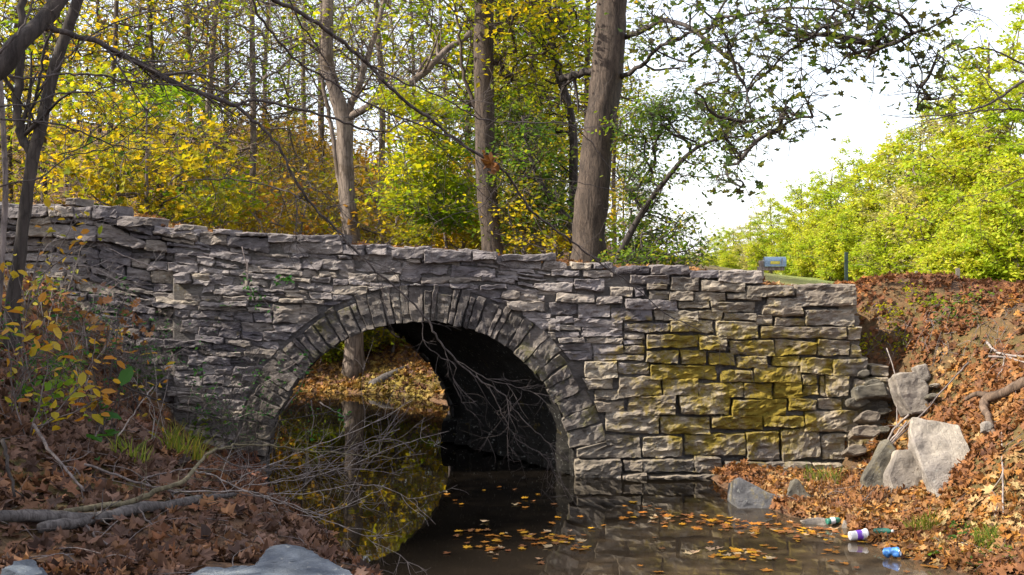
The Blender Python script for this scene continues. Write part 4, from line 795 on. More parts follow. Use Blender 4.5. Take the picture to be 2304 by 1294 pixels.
field = [(2330, 60, 46, 0), (2215, 55, 50, 0), (2140, 170, 56, 2), (2070, 245, 62, 0), (2000, 300, 66, 1), (1925, 335, 72, 0), (1870, 370, 80, 1), (1800, 400, 86, 0), (1735, 430, 96, 0), (1690, 470, 108, 2), (1650, 500, 125, 1), (1610, 520, 140, 0), (1580, 545, 170, 2), (1550, 562, 210, 1), (1525, 575, 260, 0), (2260, 200, 52, 2), (2180, 260, 54, 0), (2040, 360, 60, 2), (1960, 400, 66, 0),
         (2280, 400, 40, 3), (2180, 440, 43, 3), (2110, 480, 50, 3), (1840, 480, 78, 3), (1900, 460, 70, 3), (1780, 520, 90, 3), (2010, 470, 58, 3), (2330, 330, 38, 3), (1715, 560, 110, 3), (1660, 570, 130, 3)]
field += [(1500, 585, 150, 1), (1545, 575, 120, 3), (1595, 570, 100, 3), (1640, 560, 90, 1), (1470, 588, 200, 0), (1430, 575, 140, 3)]
used = set(); HH = [13, 10, 13, 7]; field.sort(); ORD = 'first second third fourth fifth sixth seventh eighth ninth tenth eleventh twelfth thirteenth fourteenth fifteenth sixteenth'.split(); cnt_ = {}
for (px, top, Yd, kd) in field:
    x = (px-HX)/F*Yd; z = gz(x, Yd); h = CZ+(HY-top)/F*Yd-z; s = h/HH[kd]*1.02; rz = random.uniform(0, 6.28); sx_ = s*random.uniform(.95, 1.15)
    if kd in used: o = copy_tree(fp[kd], (x, Yd, z-.1), rz, (sx_, s))
    else: used.add(kd); o = fp[kd]; o.location = (x, Yd, z-.1); o.rotation_euler = (0, 0, rz); o.scale = (sx_, sx_, s)
    cnt_[kd] = cnt_.get(kd, 0)+1; o['label'] = ORD[cnt_[kd]-1]+' from the left of the '+FG[kd]

# ------------------------------------------------------------------ left foreground trees and bare boughs
def bough_tree(name, label, root_at, bark, paths, parts='bough', extra=None):
    root = empty(name, root_at, label, 'tree'); return root
YL = 9.6
gl = hit(35, 640)
build_tree('tree', 'dark leaning trunk in front of the left end of the wall, forking low', 'tree', PP([(28, 690), (42, 595), (52, 500), (64, 420), (74, 348), (90, 296), (101, 244), (122, 156), (150, 70), (174, 0), (215, -130)], YL), [.06, .052, .05, .05, .052, .05, .048, .047, .045, .045, .04], [], .1, ('bark_dark', 'bark_dark', 'lf_yel'), seed=31,
    limbs=[(PP([(72, 350), (46, 296), (40, 209), (49, 104), (52, 0), (60, -80)], YL), [.04, .038, .035, .03]), (PP([(55, 300), (85, 190), (100, 110), (130, 20), (150, -40)], YL+.1), [.014, .01])])
build_tree('tree', 'thin grey stem at the extreme left edge of the picture', 'tree', PP([(-8, 760), (6, 560), (12, 420), (6, 260), (-4, 120), (-10, 0)], 9.0), [.024, .022, .02, .018, .015], [], .1, ('twig', 'twig', 'lf_yel'), seed=32)
# near tree outside the frame whose boughs hang across the view
near = empty('overhanging_tree', (-4.6, 5.2, gz(-4.6, 5.2)), 'dark tree at the left edge whose bare boughs reach across the whole view', 'tree')
tb = MB(); tube(tb, smooth_path([(-4.6, 5.2, gz(-4.6, 5.2)-.2), (-4.3, 5.5, 1.9), (-3.6, 6.0, 2.9), P(-40, 172, 6.5), P(40, 98, 6.6), P(92, 50, 6.7), P(150, -30, 6.8), P(230, -200, 7)], 6), [.17, .14, .11, .07, .052, .045, .05, .04], 12, .12, 4); tb.build('trunk', M['bark_dark'], near)
bb = MB(); BS = .85
def bough(pts, Ys, r, tw_n=6, tw_l=.5, dep=1, up=.05):
    r = [x*BS for x in r]
    Y_ = np.linspace(Ys[0], Ys[1], len(pts)) if len(Ys) == 2 else Ys
    p = smooth_path([P(x, y, d) for (x, y), d in zip(pts, Y_)], 5, .004); tube(bb, p, r, 7, .12, len(pts)); 
    if tw_n: side_twigs(bb, p, r[-1]*.55+.0015, tw_n, tw_l, dep, up, .8, 3, .15, flat=.6)
    return p
bough([(92, 55), (104, 63), (139, 70), (174, 82), (223, 97), (264, 118), (313, 143), (365, 174), (418, 198), (470, 216), (532, 238)], (6.7, 7.2), [.020, .020, .019, .017], 10, .7)
bough([(532, 238), (557, 226), (591, 228), (661, 243), (730, 259), (800, 285), (840, 294), (876, 294), (913, 274), (964, 274), (1040, 300)], (7.2, 7.6), [.012, .010, .007, .003], 12, .5)
bough([(532, 238), (591, 289), (626, 327), (643, 362), (678, 428), (720, 480), (770, 530), (833, 600), (893, 648), (957, 713), (984, 761), (1027, 812), (1075, 852), (1129, 884), (1155, 922), (1204, 970), (1252, 1018), (1279, 1040)], (7.2, 7.9), [.013, .010, .008, .007, .005, .003], 26, .45, 2, -.05)
bough([(952, 700), (950, 723), (955, 772), (984, 798), (1025, 822), (1020, 850), (1032, 890), (1052, 925)], (7.7, 7.8), [.004, .002], 8, .25, 1, -.05)
bough([(1027, 812), (1096, 852), (1150, 868), (1204, 884), (1290, 905)], (7.75, 7.8), [.004, .002], 10, .3, 1, -.02)
bough([(1100, 870), (1130, 930), (1160, 985), (1215, 1020), (1240, 1040)], (7.8, 7.8), [.004, .002], 8, .25, 1, -.05)
bough([(0, 240), (70, 233), (132, 212), (209, 205), (296, 184), (380, 175)], (6.2, 7), [.007, .006, .003], 8, .4)
bough([(21, 170), (70, 177), (139, 167), (209, 167), (278, 181), (348, 190), (452, 195), (522, 209), (620, 206), (740, 170)], (6.3, 7.2), [.008, .007, .006, .003], 10, .5)
bough([(0, 268), (122, 278), (209, 306), (261, 327), (313, 337), (400, 330)], (6.2, 7), [.007, .005, .003], 7, .4)
bough([(0, 120), (40, 75), (70, 20), (80, -30)], (6, 6.2), [.008, .006], 2, .3)
bough([(407, 410), (487, 403), (557, 409), (626, 424), (689, 449)], (8, 7.6), [.005, .006], 7, .4)
bough([(90, 200), (160, 120), (240, 60), (330, 30), (440, 10), (560, -20)], (6.6, 7), [.007, .005, .003], 10, .5)
bough([(290, 160), (360, 135), (430, 140), (520, 110), (620, 60)], (7, 7.2), [.006, .004, .002], 9, .5)
bough([(130, 350), (210, 320), (300, 260), (380, 225)], (7, 7), [.005, .003], 6, .4)
bough([(0, 420), (90, 400), (160, 350), (250, 330), (370, 240)], (6.5, 7), [.006, .003], 6, .4)
bb.build('bough', M['twig_dark'], near)
# second set: boughs entering from the top
up = empty('overhanging_tree', (-2.4, -2.2, gz(-2.4, -2.2)), 'tree standing behind the viewer whose thin bare boughs slant down from the top', 'tree')
tb = MB(); tube(tb, smooth_path([(-2.4, -2.2, gz(-2.4, -2.2)-.2), (-2.4, -2.1, 2.6), (-2.2, -1.4, 4.4), (-1.7, 2.0, 5.2), (-1.4, 4.6, 4.8), P(600, -160, 6.3)], 6), [.16, .13, .10, .05, .03, .02], 12, .12, 4); tb.build('trunk', M['bark_dark'], up)
bb = MB(); BS = .6
bough([(600, -160), (610, -40), (616, 0), (661, 21), (717, 56), (765, 90), (811, 130), (867, 185), (922, 236), (969, 269), (1020, 311), (1085, 352), (1126, 376), (1154, 413), (1187, 464), (1224, 496), (1279, 538), (1316, 566), (1358, 598), (1423, 642), (1492, 703), (1553, 733), (1618, 772), (1680, 800)], (6.3, 9.0), [.022, .021, .019, .017, .016, .013, .010, .006, .003], 26, .6, 1)
bough([(813, 132), (853, 158), (922, 190), (992, 218), (1048, 250), (1085, 267), (1154, 276), (1270, 278), (1317, 306), (1344, 339), (1377, 385), (1423, 422), (1465, 436)], (6.8, 8), [.009, .008, .006, .003], 10, .4)
bough([(1250, 278), (1320, 284), (1400, 283)], (7.6, 7.8), [.004, .002], 4, .3)
bough([(600, -160), (570, -20), (591, 49), (626, 90), (671, 139), (731, 177), (820, 227), (899, 264), (992, 300), (1080, 352)], (6.3, 7.4), [.014, .012, .010, .007], 14, .6)
bough([(640, -30), (680, 60), (720, 110), (760, 190), (810, 260), (860, 330), (950, 420)], (6.4, 7.6), [.008, .006, .003], 10, .5)
bough([(1131, 380), (1131, 404), (1108, 436), (1080, 468), (1020, 482), (978, 505), (945, 543), (925, 570)], (7.7, 8), [.006, .003], 8, .35)
bough([(1080, 468), (1108, 519), (1126, 566), (1150, 610)], (7.8, 8), [.004, .002], 4, .3)
bough([(1140, 390), (1224, 403), (1317, 413), (1377, 427), (1548, 436)], (7.7, 8.3), [.006, .004, .002], 10, .35)
bough([(900, 264), (1000, 340), (1070, 420), (1140, 480), (1240, 560)], (7.2, 8), [.005, .003], 8, .4)
bough([(760, -40), (790, 60), (820, 130), (860, 200), (880, 290)], (6.6, 7), [.006, .003], 8, .4)
bb.build('bough', M['twig_dark'], up)
# the dead brown leaf caught on the bough
mb = MB(); leaves(mb, [P(1105, 365, 7.45)], .13, T_maple(.35, 3), .9); leaves(mb, [P(1118, 385, 7.45), P(1090, 350, 7.5)], .09, T_maple(.4, 4), 1.2); tag(mb.build('dead_leaf', M['lf_float_b'], smooth=False), 'curled reddish brown dead leaf caught on the slanting bare bough', 'leaf')
# tree outside the right edge
rt = empty('overhanging_tree', (5.2, 8.6, gz(5.2, 8.6)), 'tree outside the right edge with bare boughs reaching over the bank', 'tree')
tb = MB(); tube(tb, smooth_path([(5.2, 8.6, gz(5.2, 8.6)-.2), (5.1, 8.7, 2.6), (5.2, 8.8, 4.0), (5.4, 8.8, 6)], 6), [.15, .13, .11, .08], 12, .12, 4); tb.build('trunk', M['bark'], rt)
bb = MB(); BS = .8
bough([(2700, 100), (2450, 130), (2304, 183), (2248, 221), (2200, 243), (2153, 256), (2078, 274), (2002, 306)], (8.7, 8.6), [.022, .014, .011, .006, .002], 12, .5)
bough([(2690, 350), (2450, 290), (2304, 249), (2273, 246), (2228, 246), (2153, 258), (2040, 262), (1960, 258)], (8.7, 8.6), [.018, .010, .007, .002], 12, .4)
bough([(2700, 120), (2400, 190), (2304, 146), (2253, 120), (2203, 108), (2153, 113), (2093, 90)], (8.7, 8.6), [.014, .008, .003], 10, .4)
bough([(2278, 246), (2243, 216), (2203, 156), (2188, 120), (2150, 130)], (8.6, 8.6), [.008, .005, .002], 6, .35)
bough([(2700, 380), (2450, 390), (2304, 400), (2240, 430), (2150, 445)], (8.7, 8.6), [.012, .006, .002], 6, .4)
bb.build('bough', M['twig_dark'], rt)

# unseen shade trees added at the near left to dapple bank and bridge face
def shade(label, at, H, blobs, mat='lf_yg', per=34, seed=1):
    x, y = at; z = gz(x, y); return build_tree('tree', label, 'tree', [np.array((x, y, z-.3)), np.array((x+.2, y, z+H*.35)), np.array((x-.1, y+.2, z+H*.7)), np.array((x, y, z+H))], [.22, .19, .14, .05], [((x+a, y+b_, z+c), (r, r, rz), n_) for (a, b_, c, r, rz, n_) in blobs], .16, ('bark', 'bark', mat), per=per, cr=.5, seed=seed, twigs=2, start=.4)
shade('unseen tall tree added outside the view to shade the near left bank', (-9.4, 6.6), 8, [(.2, .6, 4.4, 2.6, 1.7, 120), (0, -1.8, 4.0, 2.4, 1.6, 80), (2.0, -.8, 3.0, 1.6, 1.2, 40)], seed=91)
shade('unseen tall tree added for shade on the slope left of the wall', (-14, 6.5), 9, [(1, 0, 5.5, 2.6, 2.0, 70), (0, .5, 7.0, 2.2, 1.6, 40)], seed=92)

# ------------------------------------------------------------------ brush and fallen wood, left bank
def drift(name, label, items, mat, tw, zoff=0, cat='branch'):
    root = None; mbb = MB()
    for pts, Ys, r, nt_, tl in items:
        r = [x*.75 for x in r] if cat == 'branch' else r
        Y_ = np.linspace(Ys[0], Ys[1], len(pts)); pp = np.array([P(x, y, d) for (x, y), d in zip(pts, Y_)]); hh_ = [hit(x, y) for x, y in pts]
        pp = np.array([P(x, y, min(d, h_[1]-.03-max(r)*3)) for (x, y), d, h_ in zip(pts, Y_, hh_)]); p = smooth_path(pp, 5, .004); tube(mbb, p, r, 7, .15, len(pts))
        if nt_: side_twigs(mbb, p, r[-1]*.5+.0015, nt_, tl, 1, .12, .8, 3, .2, zmin=.0)
    o = mbb.build(name, mat); return tag(o, label, cat)
drift('fallen_log', 'weathered grey log lying on brown leaves at the lower left', [([(90, 1188), (180, 1172), (300, 1148), (420, 1128), (530, 1112)], (6.35, 7.6), [.028, .034, .035, .03, .012], 6, .3), ([(-60, 1165), (60, 1160), (160, 1165), (230, 1165)], (6.3, 6.6), [.03, .036, .03], 0, 0)], M['log'], 3, cat='log')
drift('fallen_branch', 'long mossy brown branch curving up off the log towards the water', [([(0, 1172), (156, 1149), (278, 1132), (347, 1107), (410, 1084), (437, 1056), (462, 1027), (493, 1010), (538, 1001), (625, 1003), (694, 1015), (798, 1024), (900, 1032)], (6.45, 8.2), [.024, .024, .02, .012, .009, .007, .003], 16, .4)], M['moss_branch'], 3)
drift('fallen_branch', 'pale forked dry branch reaching down to the water past the log', [([(437, 1058), (486, 1072), (556, 1107), (642, 1135), (722, 1159), (798, 1128), (860, 1100)], (7.4, 8.3), [.008, .007, .004, .003], 12, .4), ([(382, 1106), (486, 1105), (556, 1104), (600, 1118), (694, 1150), (740, 1165)], (7.2, 8.1), [.007, .006, .003], 8, .35)], M['twig_pale'], 3)
drift('fallen_branch', 'tangle of dry grey twigs spreading over the water left of the arch', [([(306, 1079), (382, 1062), (434, 1055), (521, 1058), (590, 1048), (694, 1051), (800, 1045), (960, 1020)], (7.4, 8.9), [.008, .006, .004, .002], 14, .45), ([(486, 1022), (521, 1044), (573, 1055), (660, 1052), (746, 1017), (800, 1000), (900, 965)], (7.8, 8.8), [.007, .005, .003], 11, .45), ([(590, 1093), (660, 1072), (729, 1058), (800, 1055), (900, 1070)], (8, 8.6), [.006, .003], 14, .45), ([(620, 1200), (650, 1130), (700, 1080), (790, 1010), (880, 985)], (7.9, 8.6), [.006, .003], 14, .4)], M['twig'], 3)
drift('fallen_branch', 'pale thin twigs fanning low over the water towards the arch', [([(540, 1075), (620, 1040), (720, 1000), (820, 960), (930, 900)], (8.2, 8.9), [.006, .004, .002], 9, .45), ([(560, 1090), (660, 1080), (780, 1050), (900, 1000), (1010, 970)], (8.2, 9.0), [.006, .004, .002], 9, .45), ([(600, 1110), (700, 1110), (800, 1090), (900, 1110), (980, 1180)], (8.0, 8.2), [.005, .003, .002], 8, .4), ([(640, 1150), (760, 1180), (860, 1230), (960, 1285)], (7.8, 7.6), [.004, .002], 12, .35)], M['twig_pale'], 3)
drift('fallen_branch', 'dark thin twigs arching up from the bank in front of the left abutment', [([(560, 1050), (525, 990), (515, 930), (522, 880), (555, 820), (570, 780)], (8.8, 9.4), [.006, .004, .002], 8, .4), ([(565, 1050), (520, 1000), (500, 940), (530, 890), (560, 860), (640, 835)], (8.8, 9.4), [.005, .003], 8, .4), ([(240, 850), (330, 890), (420, 925), (540, 945), (640, 945), (760, 920)], (8, 9.2), [.008, .006, .003], 16, .5), ([(140, 840), (180, 815), (240, 825), (280, 860), (330, 900)], (8, 8.4), [.005, .003], 5, .3)], M['bark_dark'], 3)
drift('fallen_branch', 'dark stick lying diagonally down the leafy left slope', [([(75, 955), (110, 1010), (150, 1060), (188, 1105)], (7.0, 6.7), [.014, .012, .009], 3, .2)], M['twig'], 3)
drift('fallen_branch', 'slender stick running from mid slope down to the grey log', [([(190, 1045), (260, 1068), (330, 1092), (390, 1106)], (6.9, 7.2), [.010, .010, .008], 3, .2)], M['twig'], 3)
drift('fallen_branch', 'two short sticks sloping from under the log into the leaves', [([(175, 1155), (200, 1190), (240, 1225), (285, 1246)], (6.4, 6.1), [.009, .009, .006], 3, .2), ([(308, 1140), (335, 1175), (388, 1208)], (6.7, 6.4), [.007, .005], 2, .2)], M['twig'], 3)
drift('fallen_branch', 'short dark upright stick by the left picture edge', [([(5, 990), (18, 1040), (34, 1118)], (6.5, 6.4), [.016, .014, .01], 1, .2)], M['bark_dark'], 3)
drift('dry_stalk', 'pale dry stalk leaning out from the slope over the left wall', [([(250, 1000), (280, 960), (300, 930), (330, 890), (345, 870)], (8.4, 8.6), [.006, .004], 0, 0), ([(245, 560), (290, 580), (340, 598), (378, 610)], (9.6, 10), [.005, .004], 3, .2)], M['twig_pale'], 3, cat='stalk')
drift('dry_stalk', 'sun bleached dry stalks fanning across the upper left slope', [([(140, 600), (200, 640), (240, 655)], (9.6, 9.8), [.005, .003], 6, .3), ([(60, 620), (120, 540), (200, 500)], (9.3, 9.6), [.004, .002], 7, .35), ([(70, 640), (160, 600), (230, 610), (300, 660)], (9.3, 9.6), [.004, .002], 9, .35)], M['twig_pale'], 3, cat='stalk')
# leafy saplings / weeds in the left foreground
def weed(name, label, stems, mat, leaf, nleaf, tm, cat='plant', bark='twig', group=None, tilt=.8):
    mbb = MB(); lm = MB(); b0 = None
    for pts, Y_ in stems:
        p = smooth_path([P(x, y, Y_) for x, y in pts], 5, .004); b0 = p[0] if b0 is None else b0; tube(mbb, p, [.006, .002], 4)
        k_ = rng.integers(len(p)//3, len(p), nleaf); leaves(lm, p[k_]+rng.normal(0, leaf*.7, (nleaf, 3)), leaf*rng.uniform(.6, 1.3, nleaf), tm, tilt, droop=.3)
    root = empty(name, b0, label, cat, group); mbb.build('stem', M[bark], root); lm.build('foliage', M[mat], root, smooth=False); return root
M['lf_near'] = leaf_mat('near_sapling_leaves', [(.28, .24, .02), (.42, .28, .03), (.34, .14, .03), (.16, .2, .02), (.45, .33, .06)], .4)
weed('sapling', 'yellow leaved sapling growing on the leafy slope at the lower left edge', [([(60, 1000), (90, 900), (110, 800), (100, 720)], 7.6), ([(60, 1000), (150, 900), (200, 830), (215, 760)], 7.6), ([(60, 1000), (30, 880), (20, 780), (10, 700)], 7.5), ([(80, 960), (180, 920), (230, 890)], 7.5), ([(100, 920), (60, 830), (60, 700), (120, 640)], 7.9)], 'lf_near', .085, 22, T_oval())
weed('sapling', 'small sapling with yellow leaves in front of the left wall top', [([(60, 700), (110, 600), (150, 530), (170, 480)], 8.8), ([(60, 700), (90, 560), (125, 500), (120, 450)], 8.8), ([(60, 700), (40, 620), (20, 590)], 8.8), ([(90, 620), (170, 560), (210, 530)], 8.9)], 'lf_near', .075, 12, T_oval())
weed('sapling', 'orange tinged weeds on the sunlit slope against the left wall', [([(200, 800), (190, 720), (230, 660)], 9.6), ([(230, 800), (260, 730), (300, 700)], 9.8), ([(180, 800), (140, 700), (150, 650)], 9.4), ([(280, 820), (300, 760), (320, 730)], 9.9)], 'lf_litter_or', .09, 20, TM[0])
weed('broadleaf_plant', 'bright green plant with long pointed leaves on the left slope', [([(215, 985), (225, 960), (245, 945)], 7.5)], 'fern', .15, 9, T_oval(), tilt=.25)
weed('vine', 'thin green vine hanging down the wall left of the arch', [([(545, 555), (555, 600), (562, 650), (590, 670), (615, 700)], 11.7), ([(556, 590), (562, 650), (585, 690)], 11.75)], 'fern', .045, 26, T_oval(), cat='vine')
weed('fern', 'small tuft of bright green leaves growing from the wall', [([(622, 634), (630, 628), (640, 626)], 11.75)], 'fern', .07, 16, T_oval(), cat='fern', tilt=.6)
weed('vine', 'small green creeper on the dark stones of the left abutment', [([(420, 960), (430, 880), (450, 820)], 11.5), ([(440, 960), (470, 900), (490, 860)], 11.4), ([(560, 900), (600, 860), (690, 800)], 11.6), ([(500, 960), (560, 930), (620, 930)], 11.3)], 'fern', .04, 22, T_oval(), cat='vine')
weed('sapling', 'sparse green sprig dangling in front of the water under the arch', [([(700, 900), (705, 940), (700, 985)], 9.5), ([(640, 920), (670, 880), (690, 830)], 9.8), ([(720, 905), (760, 930), (780, 940)], 9.5)], 'fern', .035, 16, T_oval(), cat='plant')
WL4 = 'dark twiggy thicket with small leaves, '
WL = ['tall dry weed with few yellow leaves, ', 'low green leaved weed, ', 'arching bramble with tiny green leaves, ', WL4]
wpos = [(120, 780, 'at mid slope under the forking trunk', 0), (250, 860, 'right of the yellow leaved sapling', 2), (330, 900, 'on the slope above the dark grass tuft', 1), (180, 930, 'above the bright green pointed plant', 0), (400, 930, 'against the foot of the left wall', 2), (470, 1000, 'just left of the left abutment', 1), (60, 860, 'low at the left edge of the slope', 2), (300, 800, 'against the shaded left wall', 2), (90, 700, 'beside the base of the forking trunk', 1), (360, 1010, 'between the two grass tufts and the wall', 0), (520, 1030, 'at the waterline by the abutment', 2), (160, 680, 'below the left end of the coping', 0), (240, 740, 'on the sunlit upper slope', 1), (560, 1040, 'over the water edge left of the arch', 3), (600, 1060, 'in front of the lower left leg of the arch', 3), (500, 960, 'growing over the lower left arch stones', 3), (450, 960, 'tangled against the left abutment', 3), (380, 880, 'climbing the shaded wall foot', 3), (300, 930, 'spilling down from the left wall foot', 3), (240, 1000, 'in the middle of the near slope', 3),
    (40, 760, 'beside the grey stem at the left edge', 0), (130, 880, 'in front of the yellow leaved sapling', 1), (20, 940, 'at the picture edge above the short dark stick', 2), (200, 790, 'between the forking trunk and the wall', 2), (280, 860, 'halfway down the upper slope', 0), (90, 960, 'left of the bright green pointed plant', 1), (140, 640, 'just under the coping of the left wall', 2)]
for (px, py, wh, kd) in wpos:
    c = hit(px, py); st = []
    for _ in range((4, 5, 6, 11)[kd]):
        h_ = (.75, .3, .6, .95)[kd]*random.uniform(.6, 1.2); lx = random.uniform(-1, 1)*h_*(.5, .6, 1.0, .8)[kd]; ly = random.uniform(-.5, .3)*h_
        q = [c+np.array((random.uniform(-.1, .1), random.uniform(-.1, .1), -.02)), c+np.array((lx*.3, ly*.3, h_*.55)), c+np.array((lx*.7, ly*.7, h_*.9)), c+np.array((lx, ly, h_*(1.1, .95, .7, .9)[kd]))]
        st.append(q)
    root = empty('weed', c, WL[kd]+wh, 'weed'); mbb = MB(); lm = MB()
    for q in st:
        p = smooth_path(q, 4, .006); tube(mbb, p, [.0035, .0015], 4, cap=False); side_twigs(mbb, p, .0018, (4, 2, 5, 9)[kd], .28, 1, .1)
        nn__ = (6, 14, 22, 13)[kd]; k_ = rng.integers(2, len(p), nn__); lf_ = (.06, .065, .032, .034)[kd]; leaves(lm, p[k_]+rng.normal(0, lf_*1.2, (nn__, 3)), lf_*rng.uniform(.6, 1.3, nn__), T_oval(), .8, droop=.3)
    mbb.build('stem', M['twig_pale' if kd == 0 else 'twig_dark' if kd == 3 else 'twig'], root); lm.build('foliage', M[('lf_near', 'lf_grn', 'fern', 'fern')[kd]], root, smooth=False)
def grass_clump(label, px, py, n=60, h=.16, sp_=.12, mat='grass', group=None):
    c = hit(px, py); mbb = MB(); 
    for _ in range(n):
        a = rng.uniform(0, 6.28); r = sp_*math.sqrt(random.random()); bx, by_ = c[0]+r*math.cos(a), c[1]+r*math.sin(a); bz = max(gz(bx, by_), 0)-.01; lean = rng.normal(0, .5, 2); hh = h*random.uniform(.5, 1.2)
        w_ = .004; t_ = np.array((bx+lean[0]*hh, by_+lean[1]*hh, bz+hh)); m_ = np.array((bx+lean[0]*hh*.35, by_+lean[1]*hh*.35, bz+hh*.6)); s_ = np.array((w_, 0, 0))
        mbb.add([np.array((bx, by_, bz))-s_, np.array((bx, by_, bz))+s_, m_+s_*.8, m_-s_*.8, t_], [np.array([(0, 1, 2, 3)]), np.array([(3, 2, 4)])])
    tag(mbb.build('grass_tuft', M[mat], smooth=False), label, 'grass', group)
grass_clump('dark green grass tuft on the left bank below the abutment', 415, 1035, 110, .26, .14); grass_clump('thin grass tuft among brown leaves left of the dark one', 290, 1040, 60, .18, .12)
grass_clump('sunny green grass tuft on the right bank near the water', 2075, 1195, 120, .13, .12); grass_clump('dark green grass tuft in orange leaves at the lower right', 2215, 1225, 110, .12, .1)
grass_clump('grassy tuft at the wall foot above the triangular stone', 1850, 1085, 90, .16, .2); grass_clump('grass on the crest of the right bank near the far right edge', 2285, 640, 120, .14, .4)
grass_clump('small green tuft on the bank crest behind the wall end', 1890, 640, 50, .1, .1)
# right bank: ivy/brambles on the steep face, roots, sticks
for lb, x0, x1, y0, y1, n_, mt in [('yellow green bramble covering the earth face beside the wall end', 1945, 2035, 690, 800, 26, 'lf_yg'), ('sparse olive bramble near the crest of the right bank', 2030, 2110, 650, 700, 12, 'lf_yg'), ('low weeds on the bare earth under the bank crest', 2090, 2230, 660, 730, 16, 'lf_grn'), ('green weeds among leaves at the foot of the slope', 2120, 2290, 1190, 1280, 12, 'lf_grn')]:
    mbb = MB(); lm = MB(); b0 = hit((x0+x1)/2, y1)
    for _ in range(n_):
        c = hit(random.uniform(x0, x1), random.uniform(y0, y1)); e = c+np.array((random.uniform(-.2, .2), -random.uniform(.02, .12), random.uniform(-.12, .1))); m_ = (c+e)/2+np.array((0, -.05, .05))
        p = smooth_path([c-np.array((0, -.03, .03)), m_, e], 4); tube(mbb, p, [.003, .0015], 3, cap=False); k_ = rng.integers(1, len(p), 12); leaves(lm, p[k_]+rng.normal(0, .03, (12, 3)), .038*rng.uniform(.6, 1.3, 12), T_oval(), .9, droop=.3)
    root = empty('bramble', b0, lb, 'bramble'); mbb.build('stem', M['twig'], root); lm.build('foliage', M[mt], root, smooth=False)
rb = MB()
for _ in range(90):
    a = hit(random.uniform(1960, 2300), random.uniform(690, 800)); v_ = np.array((rng.normal(0, .12), -.12, rng.normal(-.1, .12))); tube(rb, [a+np.array((0, 0, .02)), a+v_*.5+np.array((0, -.04, .05)), a+v_+np.array((0, -.05, 0))], [.004, .002], 3, cap=False)
tag(rb.build('dead_vines', M['twig']), 'mat of grey brown dead vines and rootlets on the earth bank', 'vines', kind='stuff')
def rstick(name, label, items, mat, cat='stick', tw_=2, lift=.03):
    mbb = MB()
    for pts, r in items:
        pp = []
        for (x, y) in pts:
            h_ = hit(x, y); d = h_-np.array((0, 0, CZ)); h_ = h_-d*(lift/np.linalg.norm(d))*1.5; pp.append(h_)
        p = smooth_path(pp, 5, .003); tube(mbb, p, r, 7, .2, len(pts))
        if tw_: side_twigs(mbb, p, r[-1]*.5+.001, tw_, .25, 0, .1)
    return tag(mbb.build(name, mat), label, cat)
rstick('tree_root', 'thick exposed brown root bending down the right bank at the picture edge', [([(2350, 845), (2304, 863), (2260, 884), (2222, 898), (2214, 922), (2225, 948), (2236, 974)], [.052, .05, .048, .044, .032, .018]), ([(2222, 893), (2195, 888), (2172, 900)], [.03, .018])], M['root'], 'root', 0, .11)
rstick('stick', 'bleached forked stick lying across the upper right bank', [([(2220, 770), (2240, 792), (2270, 800), (2320, 806)], [.014, .012]), ([(2225, 806), (2265, 806), (2320, 822)], [.01, .008]), ([(2262, 800), (2255, 830), (2242, 852)], [.007, .004])], M['twig_pale'])
rstick('stick', 'long thin brown stick slanting down from the bank past the loose block', [([(2180, 822), (2136, 863), (2083, 927), (2030, 980), (1975, 1034), (1935, 1105)], [.008, .007, .008, .009])], M['twig'], lift=.12)
rstick('stick', 'bundle of dry sticks leaning between the wall foot and pale slab', [([(2045, 935), (2010, 975), (1985, 1020), (1955, 1070)], [.01, .012]), ([(2055, 945), (2020, 985), (1970, 1050)], [.008, .008]), ([(2040, 950), (2000, 1000), (1950, 1060), (1940, 1100)], [.009, .007])], M['twig_pale'], lift=.2)
rstick('stick', 'thin upright stick standing in leaves right of the pale slab', [([(2254, 970), (2256, 1060), (2258, 1158)], [.008, .007])], M['twig_pale'], tw_=1)
rstick('vine', 'bare vine hanging straight down beside the loose block', [([(1995, 795), (2014, 845), (2018, 900), (2018, 965)], [.006, .005])], M['twig_pale'], 'vine', 0, .2)

# low rusty weeds at the foot of the right wall
wm = MB()
for _ in range(150):
    a = hit(random.uniform(1790, 2010), random.uniform(1075, 1150)); v_ = np.array((rng.normal(0, .05), rng.normal(0, .05), random.uniform(.05, .16))); tube(wm, [a, a+v_*.6, a+v_+rng.normal(0, .02, 3)], [.0025, .0012], 3, cap=False)
tag(wm.build('dead_weeds', M['root']), 'low rust coloured dead weeds at the foot of the mossy wall', 'weeds', kind='stuff')

# ------------------------------------------------------------------ litter items
def lathe(mb, prof, k=24):
    prof = np.array(prof, float); a = np.linspace(0, 2*np.pi, k, endpoint=False); v = np.stack([prof[:, 0, None]*np.cos(a), prof[:, 0, None]*np.sin(a), prof[:, 1, None]+0*a], -1)
    i, j = np.meshgrid(np.arange(len(prof)-1), np.arange(k), indexing='ij'); j2 = (j+1) % k; mb.add(v.reshape(-1, 3), np.stack([i*k+j, i*k+j2, (i+1)*k+j2, (i+1)*k+j], -1).reshape(-1, 4))
def smooth_profile(p):
    p = np.array(p, float); out = [p[0]]
    for a, c in zip(p[:-1], p[1:]):
        n_ = max(1, int(np.linalg.norm(c-a)/.008)); out += [a+(c-a)*(i_+1)/n_ for i_ in range(n_)]
    return out
def put(o, loc, rot): o.location = tuple(loc); o.rotation_euler = rot
purple = plain('purple_print', (.16, .05, .42), .4); white = plain('white_plastic', (.62, .60, .60), .5, var=.2); blue = plain('blue_can', (.04, .14, .38), .5, .2, .4); silver = plain('can_metal', (.6, .62, .66), .3, .9); green = plain('green_glass', (.03, .13, .09), .25, var=.4)
